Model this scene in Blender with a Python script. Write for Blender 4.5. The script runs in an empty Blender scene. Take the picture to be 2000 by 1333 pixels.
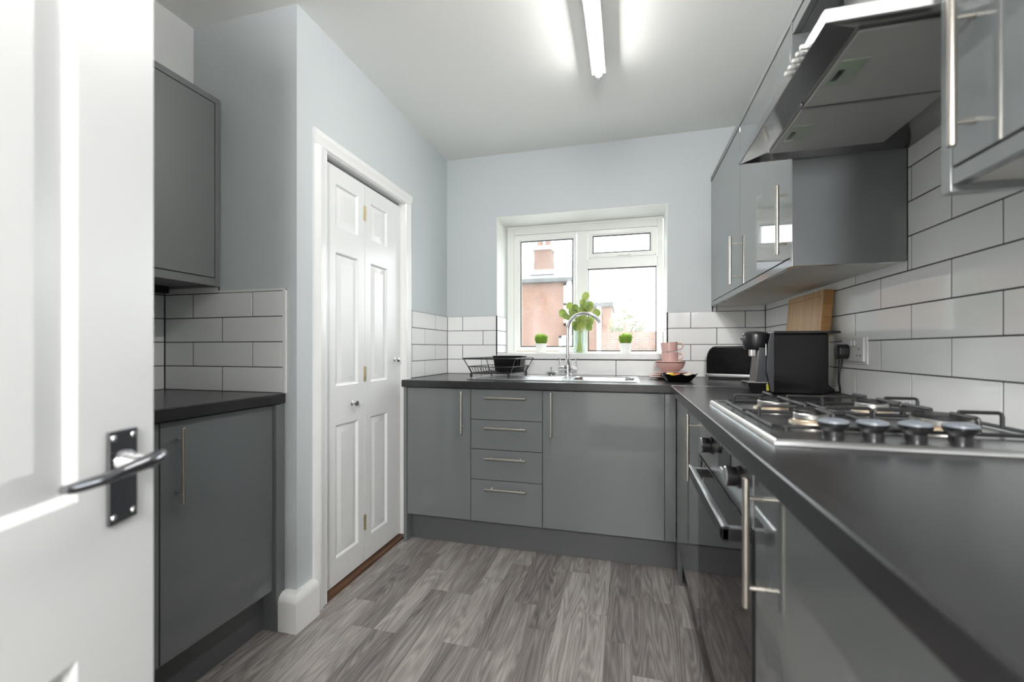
import bpy, bmesh, math, random
from mathutils import Vector, Matrix
random.seed(11)
SC = bpy.context.scene
COL = SC.collection
R = math.radians

# ------------------------------------------------------------------ camera
cam_d = bpy.data.cameras.new('camera')
cam = bpy.data.objects.new('camera', cam_d)
COL.objects.link(cam)
SC.camera = cam
cam.location = (0, 0, 1.07)
cam.rotation_euler = (R(90), 0, 0.2591)
cam_d.sensor_width = 36.0
cam_d.lens = 36.0 * 843.3 / 2000.0
cam_d.shift_y = 16.0 / 2000.0
cam_d.clip_start = 0.02
cam_d.dof.use_dof = True
cam_d.dof.focus_distance = 2.35
cam_d.dof.aperture_fstop = 2.5

# ------------------------------------------------------------------ world, exposure
w = bpy.data.worlds.new('overcast_sky')
SC.world = w
w.use_nodes = True
bg = w.node_tree.nodes['Background']
bg.inputs['Color'].default_value = (0.93, 0.97, 1.0, 1)
bg.inputs['Strength'].default_value = 4.3
SC.view_settings.view_transform = 'Standard'
SC.view_settings.look = 'None'
SC.view_settings.gamma = 1.0
SC.view_settings.use_curve_mapping = False
SC.view_settings.exposure = 0.70
SC.cycles.max_bounces = 12
SC.cycles.diffuse_bounces = 6
SC.cycles.glossy_bounces = 6
SC.cycles.transparent_max_bounces = 12
SC.cycles.caustics_reflective = False
SC.cycles.caustics_refractive = False
SC.cycles.sample_clamp_indirect = 12.0
SC.cycles.use_denoising = True
LED_STRENGTH = 58.0
ADDED_FILL_STRENGTH = 122.0

# ------------------------------------------------------------------ constants (metres)
XL, XR, YB, ZC = -1.223, 0.790, 2.833, 2.405      # cupboard wall, tiled wall, window wall, ceiling
XA, Y1 = -1.890, 1.391                            # alcove side wall, chimney breast face
YN = -0.35                                        # wall with the entrance door
WT = 0.90                                         # worktop height
TP = 0.0995                                       # tile course
T = [WT + TP * k for k in range(10)]

# ------------------------------------------------------------------ materials
def new_mat(name):
    m = bpy.data.materials.new(name)
    m.use_nodes = True
    nt = m.node_tree
    return m, nt, nt.nodes['Principled BSDF'], nt.nodes, nt.links

def mat(name, col, rough=0.5, metal=0.0, spec=0.5, coat=0.0, coat_rough=0.03, bump=0.0, bscale=200.0, vary=0.0, stretch=None, aniso=0.0):
    m, nt, b, N, L = new_mat(name)
    b.inputs['Base Color'].default_value = (*col, 1)
    b.inputs['Roughness'].default_value = rough
    b.inputs['Metallic'].default_value = metal
    b.inputs['Specular IOR Level'].default_value = spec
    b.inputs['Coat Weight'].default_value = coat
    b.inputs['Coat Roughness'].default_value = coat_rough
    b.inputs['Anisotropic'].default_value = aniso
    tc = N.new('ShaderNodeTexCoord')
    src = tc.outputs['Object']
    if stretch:
        mp = N.new('ShaderNodeMapping'); mp.inputs['Scale'].default_value = stretch
        L.new(src, mp.inputs['Vector']); src = mp.outputs['Vector']
    no = N.new('ShaderNodeTexNoise')
    no.inputs['Scale'].default_value = bscale
    no.inputs['Detail'].default_value = 4
    L.new(src, no.inputs['Vector'])
    if vary > 0:
        mx = N.new('ShaderNodeMix'); mx.data_type = 'RGBA'
        mx.inputs[6].default_value = tuple(c * (1 - vary) for c in col) + (1,)
        mx.inputs[7].default_value = tuple(min(1, c * (1 + vary)) for c in col) + (1,)
        L.new(no.outputs['Fac'], mx.inputs[0]); L.new(mx.outputs[2], b.inputs['Base Color'])
    if bump > 0:
        bp = N.new('ShaderNodeBump'); bp.inputs['Strength'].default_value = bump; bp.inputs['Distance'].default_value = 0.002
        L.new(no.outputs['Fac'], bp.inputs['Height']); L.new(bp.outputs['Normal'], b.inputs['Normal'])
    return m

def emit(name, col, s):
    m, nt, b, N, L = new_mat(name)
    b.inputs['Base Color'].default_value = (*col, 1)
    b.inputs['Emission Color'].default_value = (*col, 1)
    b.inputs['Emission Strength'].default_value = s
    return m

def glass_mat(name, tint=(1, 1, 1), rough=0.0, fres=1.45):
    m, nt, b, N, L = new_mat(name)
    N.remove(b)
    out = N['Material Output']
    tr = N.new('ShaderNodeBsdfTransparent'); tr.inputs['Color'].default_value = (*tint, 1)
    gl = N.new('ShaderNodeBsdfGlossy'); gl.inputs['Roughness'].default_value = rough
    lw = N.new('ShaderNodeLayerWeight'); lw.inputs['Blend'].default_value = 0.5
    pw = N.new('ShaderNodeMath'); pw.operation = 'POWER'; pw.inputs[1].default_value = 4.0
    L.new(lw.outputs['Facing'], pw.inputs[0])
    fr = N.new('ShaderNodeMath'); fr.operation = 'MULTIPLY_ADD'; fr.inputs[1].default_value = 0.45; fr.inputs[2].default_value = 0.03
    L.new(pw.outputs[0], fr.inputs[0])
    mx = N.new('ShaderNodeMixShader')
    L.new(fr.outputs[0], mx.inputs[0]); L.new(tr.outputs[0], mx.inputs[1]); L.new(gl.outputs[0], mx.inputs[2])
    L.new(mx.outputs[0], out.inputs['Surface'])
    return m

def dusty_glass(name):
    m = glass_mat(name, (0.97, 0.98, 0.98))
    nt = m.node_tree; N, L = nt.nodes, nt.links
    out = N['Material Output']; src = out.inputs['Surface'].links[0].from_socket
    tc = N.new('ShaderNodeTexCoord'); mp = N.new('ShaderNodeMapping'); mp.inputs['Scale'].default_value = (5, 1, 2.5)
    L.new(tc.outputs['Object'], mp.inputs['Vector'])
    no = N.new('ShaderNodeTexNoise'); no.inputs['Scale'].default_value = 1.6; no.inputs['Detail'].default_value = 5
    L.new(mp.outputs[0], no.inputs['Vector'])
    mr = N.new('ShaderNodeMapRange'); mr.inputs[1].default_value = 0.35; mr.inputs[2].default_value = 0.75; mr.inputs[3].default_value = 0.006; mr.inputs[4].default_value = 0.05
    L.new(no.outputs['Fac'], mr.inputs[0])
    tr = N.new('ShaderNodeBsdfTranslucent'); tr.inputs['Color'].default_value = (0.9, 0.9, 0.9, 1)
    ms = N.new('ShaderNodeMixShader')
    L.new(mr.outputs[0], ms.inputs[0]); L.new(src, ms.inputs[1]); L.new(tr.outputs[0], ms.inputs[2]); L.new(ms.outputs[0], out.inputs['Surface'])
    return m

def leaf_mat(name, col, col2, scale, trans=0.5):
    m, nt, b, N, L = new_mat(name)
    out = N['Material Output']
    tc = N.new('ShaderNodeTexCoord'); no = N.new('ShaderNodeTexNoise'); no.inputs['Scale'].default_value = scale
    L.new(tc.outputs['Object'], no.inputs['Vector'])
    mx = N.new('ShaderNodeMix'); mx.data_type = 'RGBA'; mx.inputs[6].default_value = (*col, 1); mx.inputs[7].default_value = (*col2, 1)
    oi = N.new('ShaderNodeObjectInfo'); av = N.new('ShaderNodeMath'); av.operation = 'MULTIPLY_ADD'; av.inputs[1].default_value = 0.55
    hf = N.new('ShaderNodeMath'); hf.operation = 'MULTIPLY'; hf.inputs[1].default_value = 0.6
    L.new(no.outputs['Fac'], hf.inputs[0]); L.new(oi.outputs['Random'], av.inputs[0]); L.new(hf.outputs[0], av.inputs[2])
    L.new(av.outputs[0], mx.inputs[0]); L.new(mx.outputs[2], b.inputs['Base Color'])
    b.inputs['Roughness'].default_value = 0.45
    tr = N.new('ShaderNodeBsdfTranslucent'); L.new(mx.outputs[2], tr.inputs['Color'])
    ms = N.new('ShaderNodeMixShader'); ms.inputs[0].default_value = trans
    L.new(b.outputs[0], ms.inputs[1]); L.new(tr.outputs[0], ms.inputs[2]); L.new(ms.outputs[0], out.inputs['Surface'])
    return m

def floor_mat():
    m, nt, b, N, L = new_mat('grey_oak_vinyl')
    tc = N.new('ShaderNodeTexCoord'); oi = N.new('ShaderNodeObjectInfo')
    add = N.new('ShaderNodeVectorMath'); add.operation = 'MULTIPLY_ADD'
    comb = N.new('ShaderNodeCombineXYZ')
    for i in range(3): L.new(oi.outputs['Random'], comb.inputs[i])
    add.inputs[1].default_value = (37.0, 91.0, 13.0)
    L.new(comb.outputs[0], add.inputs[0]); L.new(tc.outputs['Object'], add.inputs[2])
    # broad grain
    mp = N.new('ShaderNodeMapping'); mp.inputs['Scale'].default_value = (26, 1.6, 1)
    L.new(add.outputs[0], mp.inputs['Vector'])
    n1 = N.new('ShaderNodeTexNoise'); n1.inputs['Scale'].default_value = 1.0; n1.inputs['Detail'].default_value = 5; n1.inputs['Roughness'].default_value = 0.65
    n1.inputs['Distortion'].default_value = 0.6
    L.new(mp.outputs[0], n1.inputs['Vector'])
    # fine pores
    mp2 = N.new('ShaderNodeMapping'); mp2.inputs['Scale'].default_value = (240, 9, 1)
    L.new(add.outputs[0], mp2.inputs['Vector'])
    n2 = N.new('ShaderNodeTexNoise'); n2.inputs['Scale'].default_value = 1.0; n2.inputs['Detail'].default_value = 3
    L.new(mp2.outputs[0], n2.inputs['Vector'])
    # cathedral rings
    mp3 = N.new('ShaderNodeMapping'); mp3.inputs['Scale'].default_value = (9, 0.9, 1)
    L.new(add.outputs[0], mp3.inputs['Vector'])
    wv = N.new('ShaderNodeTexNoise'); wv.inputs['Scale'].default_value = 1.1; wv.inputs['Detail'].default_value = 1.5
    L.new(mp3.outputs[0], wv.inputs['Vector'])
    mul = N.new('ShaderNodeMath'); mul.operation = 'MULTIPLY'; mul.inputs[1].default_value = 22.0
    L.new(wv.outputs['Fac'], mul.inputs[0])
    fr = N.new('ShaderNodeMath'); fr.operation = 'PINGPONG'; fr.inputs[1].default_value = 0.5
    L.new(mul.outputs[0], fr.inputs[0])
    def lin(a, k, c):
        q = N.new('ShaderNodeMath'); q.operation = 'MULTIPLY_ADD'; q.inputs[1].default_value = k
        L.new(a, q.inputs[0])
        if isinstance(c, (int, float)): q.inputs[2].default_value = c
        else: L.new(c, q.inputs[2])
        return q.outputs[0]
    s = lin(oi.outputs['Random'], 0.34, -0.50)
    s = lin(n1.outputs['Fac'], 0.85, s)
    s = lin(n2.outputs['Fac'], 0.55, s)
    s = lin(fr.outputs[0], 0.50, s)
    cr = N.new('ShaderNodeValToRGB')
    e = cr.color_ramp.elements
    e[0].position = 0.10; e[0].color = (0.090, 0.077, 0.074, 1)
    e[1].position = 0.80; e[1].color = (0.41, 0.38, 0.355, 1)
    q = e.new(0.42); q.color = (0.215, 0.192, 0.183, 1)
    L.new(s, cr.inputs['Fac'])
    # a faint reddish cast in places
    n4 = N.new('ShaderNodeTexNoise'); n4.inputs['Scale'].default_value = 2.2
    mp4 = N.new('ShaderNodeMapping'); mp4.inputs['Scale'].default_value = (5, 1.2, 1)
    L.new(add.outputs[0], mp4.inputs['Vector']); L.new(mp4.outputs[0], n4.inputs['Vector'])
    rr = N.new('ShaderNodeMapRange'); rr.inputs[1].default_value = 0.55; rr.inputs[2].default_value = 0.8; rr.inputs[4].default_value = 0.5
    L.new(n4.outputs['Fac'], rr.inputs[0])
    mx = N.new('ShaderNodeMix'); mx.data_type = 'RGBA'; mx.inputs[7].default_value = (0.150, 0.108, 0.105, 1)
    L.new(rr.outputs[0], mx.inputs[0]); L.new(cr.outputs['Color'], mx.inputs[6]); L.new(mx.outputs[2], b.inputs['Base Color'])
    b.inputs['Roughness'].default_value = 0.42
    bp = N.new('ShaderNodeBump'); bp.inputs['Strength'].default_value = 0.15; bp.inputs['Distance'].default_value = 0.001
    L.new(n2.outputs['Fac'], bp.inputs['Height']); L.new(bp.outputs['Normal'], b.inputs['Normal'])
    return m

def brick_mat(name, c1, c2, mortar, scale=1.0):
    m, nt, b, N, L = new_mat(name)
    tc = N.new('ShaderNodeTexCoord'); sep = N.new('ShaderNodeSeparateXYZ'); cb = N.new('ShaderNodeCombineXYZ')
    ad = N.new('ShaderNodeMath'); ad.operation = 'ADD'
    L.new(tc.outputs['Object'], sep.inputs[0]); L.new(sep.outputs['X'], ad.inputs[0]); L.new(sep.outputs['Y'], ad.inputs[1])
    L.new(ad.outputs[0], cb.inputs[0]); L.new(sep.outputs['Z'], cb.inputs[1])
    br = N.new('ShaderNodeTexBrick')
    br.inputs['Color1'].default_value = (*c1, 1); br.inputs['Color2'].default_value = (*c2, 1); br.inputs['Mortar'].default_value = (*mortar, 1)
    br.inputs['Scale'].default_value = scale; br.inputs['Brick Width'].default_value = 0.225; br.inputs['Row Height'].default_value = 0.075; br.inputs['Mortar Size'].default_value = 0.012
    L.new(cb.outputs[0], br.inputs['Vector']); L.new(br.outputs['Color'], b.inputs['Base Color'])
    b.inputs['Roughness'].default_value = 0.9
    return m

def wood_mat(name, dark, light, scale=(60, 60, 3)):
    m, nt, b, N, L = new_mat(name)
    tc = N.new('ShaderNodeTexCoord'); mp = N.new('ShaderNodeMapping'); mp.inputs['Scale'].default_value = scale
    L.new(tc.outputs['Object'], mp.inputs['Vector'])
    n = N.new('ShaderNodeTexNoise'); n.inputs['Scale'].default_value = 1.0; n.inputs['Detail'].default_value = 4
    L.new(mp.outputs[0], n.inputs['Vector'])
    cr = N.new('ShaderNodeValToRGB'); e = cr.color_ramp.elements
    e[0].position = 0.3; e[0].color = (*dark, 1); e[1].position = 0.7; e[1].color = (*light, 1)
    L.new(n.outputs['Fac'], cr.inputs['Fac']); L.new(cr.outputs['Color'], b.inputs['Base Color'])
    b.inputs['Roughness'].default_value = 0.45
    return m

M = {}
M['wall'] = mat('pale_blue_grey_paint', (0.56, 0.605, 0.62), 0.6, bump=0.05, bscale=350)
M['white_wall'] = mat('white_wall_paint', (0.82, 0.82, 0.81), 0.6, bump=0.05, bscale=350)
M['ceil'] = mat('white_ceiling_paint', (0.87, 0.875, 0.85), 0.7, bump=0.05, bscale=250)
M['reveal'] = mat('white_reveal_paint', (0.80, 0.82, 0.79), 0.55, bump=0.05, bscale=300)
M['gloss_white'] = mat('white_gloss_paint', (0.82, 0.825, 0.82), 0.16, bump=0.02, bscale=60)
M['door_white'] = mat('white_satin_door_paint', (0.80, 0.81, 0.81), 0.22, bump=0.04, bscale=80)
M['entrance_white'] = mat('off_white_satin_door_paint', (0.68, 0.69, 0.69), 0.3, bump=0.04, bscale=80)
M['tile'] = mat('white_glazed_ceramic', (0.85, 0.86, 0.86), 0.07, bump=0.03, bscale=9)
M['grout'] = mat('dark_grey_grout', (0.045, 0.047, 0.05), 0.9)
M['upvc'] = mat('white_upvc', (0.84, 0.855, 0.83), 0.25)
M['gasket'] = mat('black_rubber_gasket', (0.03, 0.03, 0.035), 0.6)
M['unit'] = mat('grey_gloss_unit', (0.150, 0.163, 0.166), 0.06, spec=0.5, coat=0.3, bump=0.004, bscale=14)
M['carcass'] = mat('grey_matt_carcass', (0.195, 0.203, 0.203), 0.4)
M['under'] = mat('pale_grey_board', (0.66, 0.65, 0.62), 0.5)
M['plinth'] = mat('grey_plinth_board', (0.105, 0.110, 0.114), 0.35)
M['worktop'] = mat('black_slate_laminate', (0.024, 0.024, 0.026), 0.24, bump=0.05, bscale=30, vary=0.35, stretch=(1.0, 0.35, 1.0))
M['steel'] = mat('brushed_nickel', (0.62, 0.58, 0.53), 0.28, 1.0)
M['dark_chrome'] = mat('darkened_chrome', (0.26, 0.26, 0.28), 0.09, 1.0)  # chrome with the dark hallway it mirrors put into its colour
M['chrome'] = mat('chrome', (0.80, 0.80, 0.82), 0.06, 1.0)
M['stainless'] = mat('stainless_steel', (0.66, 0.67, 0.68), 0.24, 1.0)
M['hobsteel'] = mat('brushed_hob_steel', (0.50, 0.51, 0.52), 0.27, 1.0)
M['hood'] = mat('silver_hood_steel', (0.46, 0.46, 0.46), 0.22, 1.0)
M['hood_band'] = mat('polished_hood_band', (0.40, 0.39, 0.385), 0.13, 1.0)
M['hood_lit'] = mat('hood_steel_lit', (0.86, 0.87, 0.88), 0.5, 0.7)  # hood steel made paler: bright reflection on the near end put into the colour
M['filter'] = mat('grey_aluminium_filter_mesh', (0.46, 0.46, 0.445), 0.45, 0.35, bump=0.4, bscale=900)
M['lampglass'] = mat('green_grey_lamp_lens', (0.33, 0.40, 0.31), 0.25)
M['black'] = mat('black_plastic', (0.014, 0.014, 0.016), 0.28)
M['black_matt'] = mat('black_enamel', (0.016, 0.016, 0.017), 0.42)
M['black_gloss'] = mat('black_gloss_plastic', (0.007, 0.007, 0.008), 0.08, spec=0.22)
M['dark_grey'] = mat('dark_grey_plastic', (0.035, 0.037, 0.043), 0.35)
M['oven_glass'] = mat('black_oven_glass', (0.010, 0.010, 0.011), 0.03)
M['alu'] = mat('cast_aluminium', (0.72, 0.71, 0.69), 0.32, 1.0)
M['brassring'] = mat('warm_burner_base', (0.62, 0.52, 0.40), 0.38, 0.8)
M['knob_top'] = mat('blue_grey_knob_top', (0.20, 0.225, 0.255), 0.35, 0.0)
M['brass'] = mat('worn_brass', (0.66, 0.58, 0.38), 0.3, 1.0)
M['pink'] = mat('blush_pink_stoneware', (0.66, 0.43, 0.40), 0.22, coat=0.3)
M['bamboo'] = wood_mat('bamboo_board', (0.43, 0.24, 0.095), (0.60, 0.38, 0.18))
M['bamboo_end'] = wood_mat('bamboo_edge', (0.30, 0.145, 0.045), (0.44, 0.235, 0.085), (20, 20, 90))
M['brownwood'] = wood_mat('brown_timber', (0.045, 0.019, 0.009), (0.15, 0.068, 0.03), (60, 4, 60))
M['pot'] = mat('white_plastic_pot', (0.80, 0.80, 0.78), 0.4)
M['grass'] = leaf_mat('bright_green_leaf', (0.18, 0.40, 0.04), (0.60, 0.80, 0.16), 160)
M['leaf'] = leaf_mat('eucalyptus_leaf', (0.22, 0.34, 0.09), (0.62, 0.70, 0.30), 45)
M['stem'] = mat('pale_green_stem', (0.42, 0.47, 0.12), 0.5)
M['yellow'] = mat('yellow_crisp', (0.85, 0.56, 0.02), 0.4, vary=0.2, bscale=90)
M['orange'] = mat('orange_wrapper', (0.62, 0.16, 0.05), 0.35, vary=0.3, bscale=90)
M['cream'] = mat('cream_wrapper', (0.72, 0.62, 0.50), 0.4, vary=0.15, bscale=90)
M['white_plastic'] = mat('white_plastic', (0.78, 0.78, 0.77), 0.25)
M['lime'] = mat('olive_tray_plastic', (0.40, 0.38, 0.05), 0.3)
M['clear'] = glass_mat('clear_tank', (0.90, 0.93, 0.93))
M['glass'] = dusty_glass('dusty_window_glass')
M['vaseglass'] = glass_mat('vase_glass', (0.93, 0.97, 0.95))
M['floor'] = floor_mat()
M['subfloor'] = mat('dark_subfloor', (0.10, 0.09, 0.085), 0.7)
M['led'] = emit('lit_led_diffuser', (1.0, 0.985, 0.955), LED_STRENGTH)
M['added_fill'] = emit('added_fill_glow', (1.0, 0.985, 0.965), ADDED_FILL_STRENGTH)
M['brick'] = brick_mat('red_brick', (0.165, 0.062, 0.035), (0.115, 0.046, 0.029), (0.24, 0.195, 0.155))
M['brick2'] = brick_mat('weathered_brick', (0.155, 0.066, 0.042), (0.10, 0.053, 0.040), (0.18, 0.15, 0.12))
M['slate'] = mat('grey_roof_slate', (0.15, 0.155, 0.165), 0.7, vary=0.3, bscale=14)
M['gutter'] = mat('dark_gutter', (0.06, 0.065, 0.065), 0.5)
M['render'] = mat('white_render', (0.78, 0.77, 0.74), 0.8)
M['tree'] = mat('garden_foliage', (0.12, 0.165, 0.05), 0.6, vary=0.5, bscale=12)
M['bark'] = mat('brown_bark', (0.14, 0.09, 0.06), 0.9)
M['paving'] = mat('garden_paving', (0.50, 0.48, 0.45), 0.9, vary=0.2, bscale=8)
M['panelglass'] = mat('dark_window_pane', (0.22, 0.25, 0.27), 0.1)
M['soil'] = mat('dark_soil', (0.05, 0.035, 0.025), 0.9)

# ------------------------------------------------------------------ mesh builder
class B:
    def __init__(s): s.bm = bmesh.new()
    def box(s, x0, x1, y0, y1, z0, z1, bev=0.0, seg=2):
        x0, x1 = min(x0, x1), max(x0, x1); y0, y1 = min(y0, y1), max(y0, y1); z0, z1 = min(z0, z1), max(z0, z1)
        v = [s.bm.verts.new(p) for p in ((x0,y0,z0),(x1,y0,z0),(x1,y1,z0),(x0,y1,z0),(x0,y0,z1),(x1,y0,z1),(x1,y1,z1),(x0,y1,z1))]
        f = [s.bm.faces.new([v[i] for i in q]) for q in ((3,2,1,0),(4,5,6,7),(0,1,5,4),(1,2,6,5),(2,3,7,6),(3,0,4,7))]
        if bev > 0:
            es = {e for q in f for e in q.edges}
            bmesh.ops.bevel(s.bm, geom=list(es), offset=bev, segments=seg, affect='EDGES', profile=0.5)
        return s
    def prism(s, poly, axis, a, b, bev=0.0, seg=2):
        # poly: list of 2-D points in the two other axes (order x,y,z without axis)
        def P(p, t):
            l = list(p); l.insert(axis, t); return l
        n = len(poly)
        va = [s.bm.verts.new(P(p, a)) for p in poly]; vb = [s.bm.verts.new(P(p, b)) for p in poly]
        f = [s.bm.faces.new(va), s.bm.faces.new(list(reversed(vb)))]
        for i in range(n):
            f.append(s.bm.faces.new((va[i], vb[i], vb[(i+1) % n], va[(i+1) % n])))
        bmesh.ops.recalc_face_normals(s.bm, faces=f)
        if bev > 0:
            es = {e for q in f for e in q.edges}
            bmesh.ops.bevel(s.bm, geom=list(es), offset=bev, segments=seg, affect='EDGES', profile=0.5)
        return s
    def tube(s, pts, r, seg=10, cap=True, closed=False):
        pts = [Vector(p) for p in pts]; n = len(pts)
        rr = r if isinstance(r, (list, tuple)) else [r] * n
        rings = []; prev = None
        for i, p in enumerate(pts):
            if closed: t = (pts[(i+1) % n] - pts[i-1])
            else: t = (pts[min(i+1, n-1)] - pts[max(i-1, 0)])
            t.normalize()
            if prev is None:
                up = Vector((0,0,1)) if abs(t.z) < 0.95 else Vector((1,0,0))
                a = t.cross(up).normalized()
            else:
                a = (prev - t * prev.dot(t)).normalized()
            prev = a; bb = t.cross(a)
            rings.append([s.bm.verts.new(p + (a * math.cos(k*2*math.pi/seg) + bb * math.sin(k*2*math.pi/seg)) * rr[i]) for k in range(seg)])
        for i in range(n if closed else n - 1):
            q, u = rings[i], rings[(i+1) % n]
            for k in range(seg):
                s.bm.faces.new((q[k], q[(k+1) % seg], u[(k+1) % seg], u[k]))
        if cap and not closed:
            s.bm.faces.new(list(reversed(rings[0]))); s.bm.faces.new(rings[-1])
        return s
    def lathe(s, prof, c=(0,0,0), seg=32, axis=2, close=False, sx=1.0, sy=1.0):
        # prof: (radius, height) list
        rings = []
        for r, h in prof:
            ring = []
            for k in range(seg):
                a = k*2*math.pi/seg; p = [r*math.cos(a)*sx, r*math.sin(a)*sy, h]
                if axis == 0: p = [p[2], p[0], p[1]]
                elif axis == 1: p = [p[0], p[2], p[1]]
                ring.append(s.bm.verts.new((p[0]+c[0], p[1]+c[1], p[2]+c[2])))
            rings.append(ring)
        f = []
        for i in range(len(rings) - (0 if close else 1)):
            q, u = rings[i], rings[(i+1) % len(rings)]
            for k in range(seg):
                f.append(s.bm.faces.new((q[k], q[(k+1) % seg], u[(k+1) % seg], u[k])))
        if not close:
            if prof[0][0] > 1e-6: f.append(s.bm.faces.new(list(reversed(rings[0]))))
            if prof[-1][0] > 1e-6: f.append(s.bm.faces.new(rings[-1]))
        bmesh.ops.remove_doubles(s.bm, verts=[v for r_ in rings for v in r_], dist=1e-6)
        s.bm.faces.ensure_lookup_table()
        bmesh.ops.recalc_face_normals(s.bm, faces=s.bm.faces[:])
        return s
    def face(s, pts):
        s.bm.faces.new([s.bm.verts.new(p) for p in pts]); return s
    def rot(s, ang, axis, cen):
        bmesh.ops.rotate(s.bm, verts=s.bm.verts[:], cent=Vector(cen), matrix=Matrix.Rotation(ang, 3, axis)); return s
    def move(s, v):
        bmesh.ops.translate(s.bm, verts=s.bm.verts[:], vec=Vector(v)); return s
    def xf(s, fn):
        for v in s.bm.verts: v.co = Vector(fn(v.co))
        return s
    def mesh(s, name, m, ang=32):
        me = bpy.data.meshes.new(name)
        s.bm.to_mesh(me); s.bm.free()
        me.polygons.foreach_set('use_smooth', [True] * len(me.polygons))
        me.set_sharp_from_angle(angle=R(ang))
        me.materials.append(M[m] if isinstance(m, str) else m)
        return me
    def build(s, name, m, parent=None, label=None, cat=None, group=None, kind=None, local=False, ang=32):
        off = Vector((0,0,0))
        if parent is not None and not local:
            p = parent
            while p is not None: off += p.location; p = p.parent
            s.move(-off)
        elif parent is None:
            # origin at the base centre
            xs = [v.co for v in s.bm.verts]
            c = Vector(((min(v.x for v in xs)+max(v.x for v in xs))/2, (min(v.y for v in xs)+max(v.y for v in xs))/2, min(v.z for v in xs)))
            s.move(-c); off = c
        o = bpy.data.objects.new(name, s.mesh(name, m, ang))
        COL.objects.link(o)
        if kind != 'stuff':
            wn_ = o.modifiers.new('flat_faces', 'WEIGHTED_NORMAL'); wn_.keep_sharp = True; wn_.weight = 100
        if parent is not None: o.parent = parent
        else: o.location = off
        tag(o, label, cat, group, kind)
        return o

def tag(o, label=None, cat=None, group=None, kind=None):
    if label: o['label'] = label
    if cat: o['category'] = cat
    if group: o['group'] = group
    if kind: o['kind'] = kind
    return o

def thing(name, loc, label, cat, group=None, kind=None, rz=0.0):
    o = bpy.data.objects.new(name, None); COL.objects.link(o)
    o.location = loc; o.rotation_euler = (0, 0, rz); o.empty_display_size = 0.05
    return tag(o, label, cat, group, kind)

def bx(*a, **k): return B().box(*a, **k)

# ================================================================== SETTING
# ---- floor: one vinyl board per object
floor = bx(XA-0.1, XR+0.1, YN-1.6, YB+0.05, -0.06, -0.003).build('floor', 'subfloor', label='floor of grey brown oak effect vinyl boards', cat='floor', kind='structure')
PW = 0.0955
board_cache = {}
ncol = int((XR - XA) / PW) + 1
lens_ = [0.62, 0.62, 0.93, 0.31, 0.47]
for i in range(ncol):
    x = XA + i * PW
    y = YN - 0.05 - random.choice([0.0, 0.16, 0.31, 0.47])
    if x > 0.27 or x < XA: 
        continue
    while y < 2.30:
        ln = random.choice(lens_)
        y0, y1 = max(y, YN - 0.02), min(y + ln, 2.30)
        if y1 - y0 > 0.03:
            if x < -1.34 and y0 > Y1 - 0.02: break
            if x + PW < XL - 0.06 and y1 > Y1: y1 = Y1 + 0.05
            key = round(y1 - y0, 3)
            if key not in board_cache:
                bb = B().box(-PW/2 + 0.0002, PW/2 - 0.0002, -key/2 + 0.0002, key/2 - 0.0002, -0.003, 0.0)
                board_cache[key] = bb.mesh('plank', 'floor')
            o = bpy.data.objects.new('plank', board_cache[key]); COL.objects.link(o)
            o.parent = floor
            o.location = Vector((x + PW/2, (y0 + y1)/2, 0.0)) - floor.location
        y += ln

# ---- ceiling
bx(XA-0.1, XR+0.15, YN-1.6, YB+0.05, ZC, ZC+0.06).build('ceiling', 'ceil', label='flat white painted ceiling', cat='ceiling', kind='structure')

# ---- walls (tiles stand on a dark grout bed)
def wall(name, label, boxes, m='wall'):
    b = B()
    for q in boxes: b.box(*q)
    return b.build(name, m, label=label, cat='wall', kind='structure')

G = 0.0018   # half joint
tile_cache = {}
def tile(parent, axis, sign, plane, u0, u1, z0, z1):
    """axis 0: tile face is a plane of constant x, u runs along y; axis 1: constant y, u runs along x"""
    du, dz = u1 - u0 - 2*G, z1 - z0 - 2*G
    if du < 0.004 or dz < 0.004: return
    key = (axis, sign, round(du, 4), round(dz, 4))
    if key not in tile_cache:
        t = 0.0065
        lo, hi = (0, t) if sign > 0 else (-t, 0)
        if axis == 0: b = bx(lo, hi, -du/2, du/2, -dz/2, dz/2, bev=0.0008, seg=1)
        else: b = bx(-du/2, du/2, lo, hi, -dz/2, dz/2, bev=0.0008, seg=1)
        tile_cache[key] = b.mesh('tile', 'tile')
    o = bpy.data.objects.new('tile', tile_cache[key]); COL.objects.link(o); o.parent = parent
    p = (plane, (u0+u1)/2, (z0+z1)/2) if axis == 0 else ((u0+u1)/2, plane, (z0+z1)/2)
    o.location = Vector(p) - parent.location

def course(parent, axis, sign, plane, a, b, z0, z1, joint, pitch):
    """one course between a and b with a vertical joint passing through 'joint'"""
    k = math.floor((a - joint) / pitch)
    js = [a]
    u = joint + k*pitch
    while u < b - 1e-4:
        if u > a + 0.004: js.append(u)
        u += pitch
    js.append(b)
    for i in range(len(js) - 1): tile(parent, axis, sign, plane, js[i], js[i+1], z0, z1)

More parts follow.
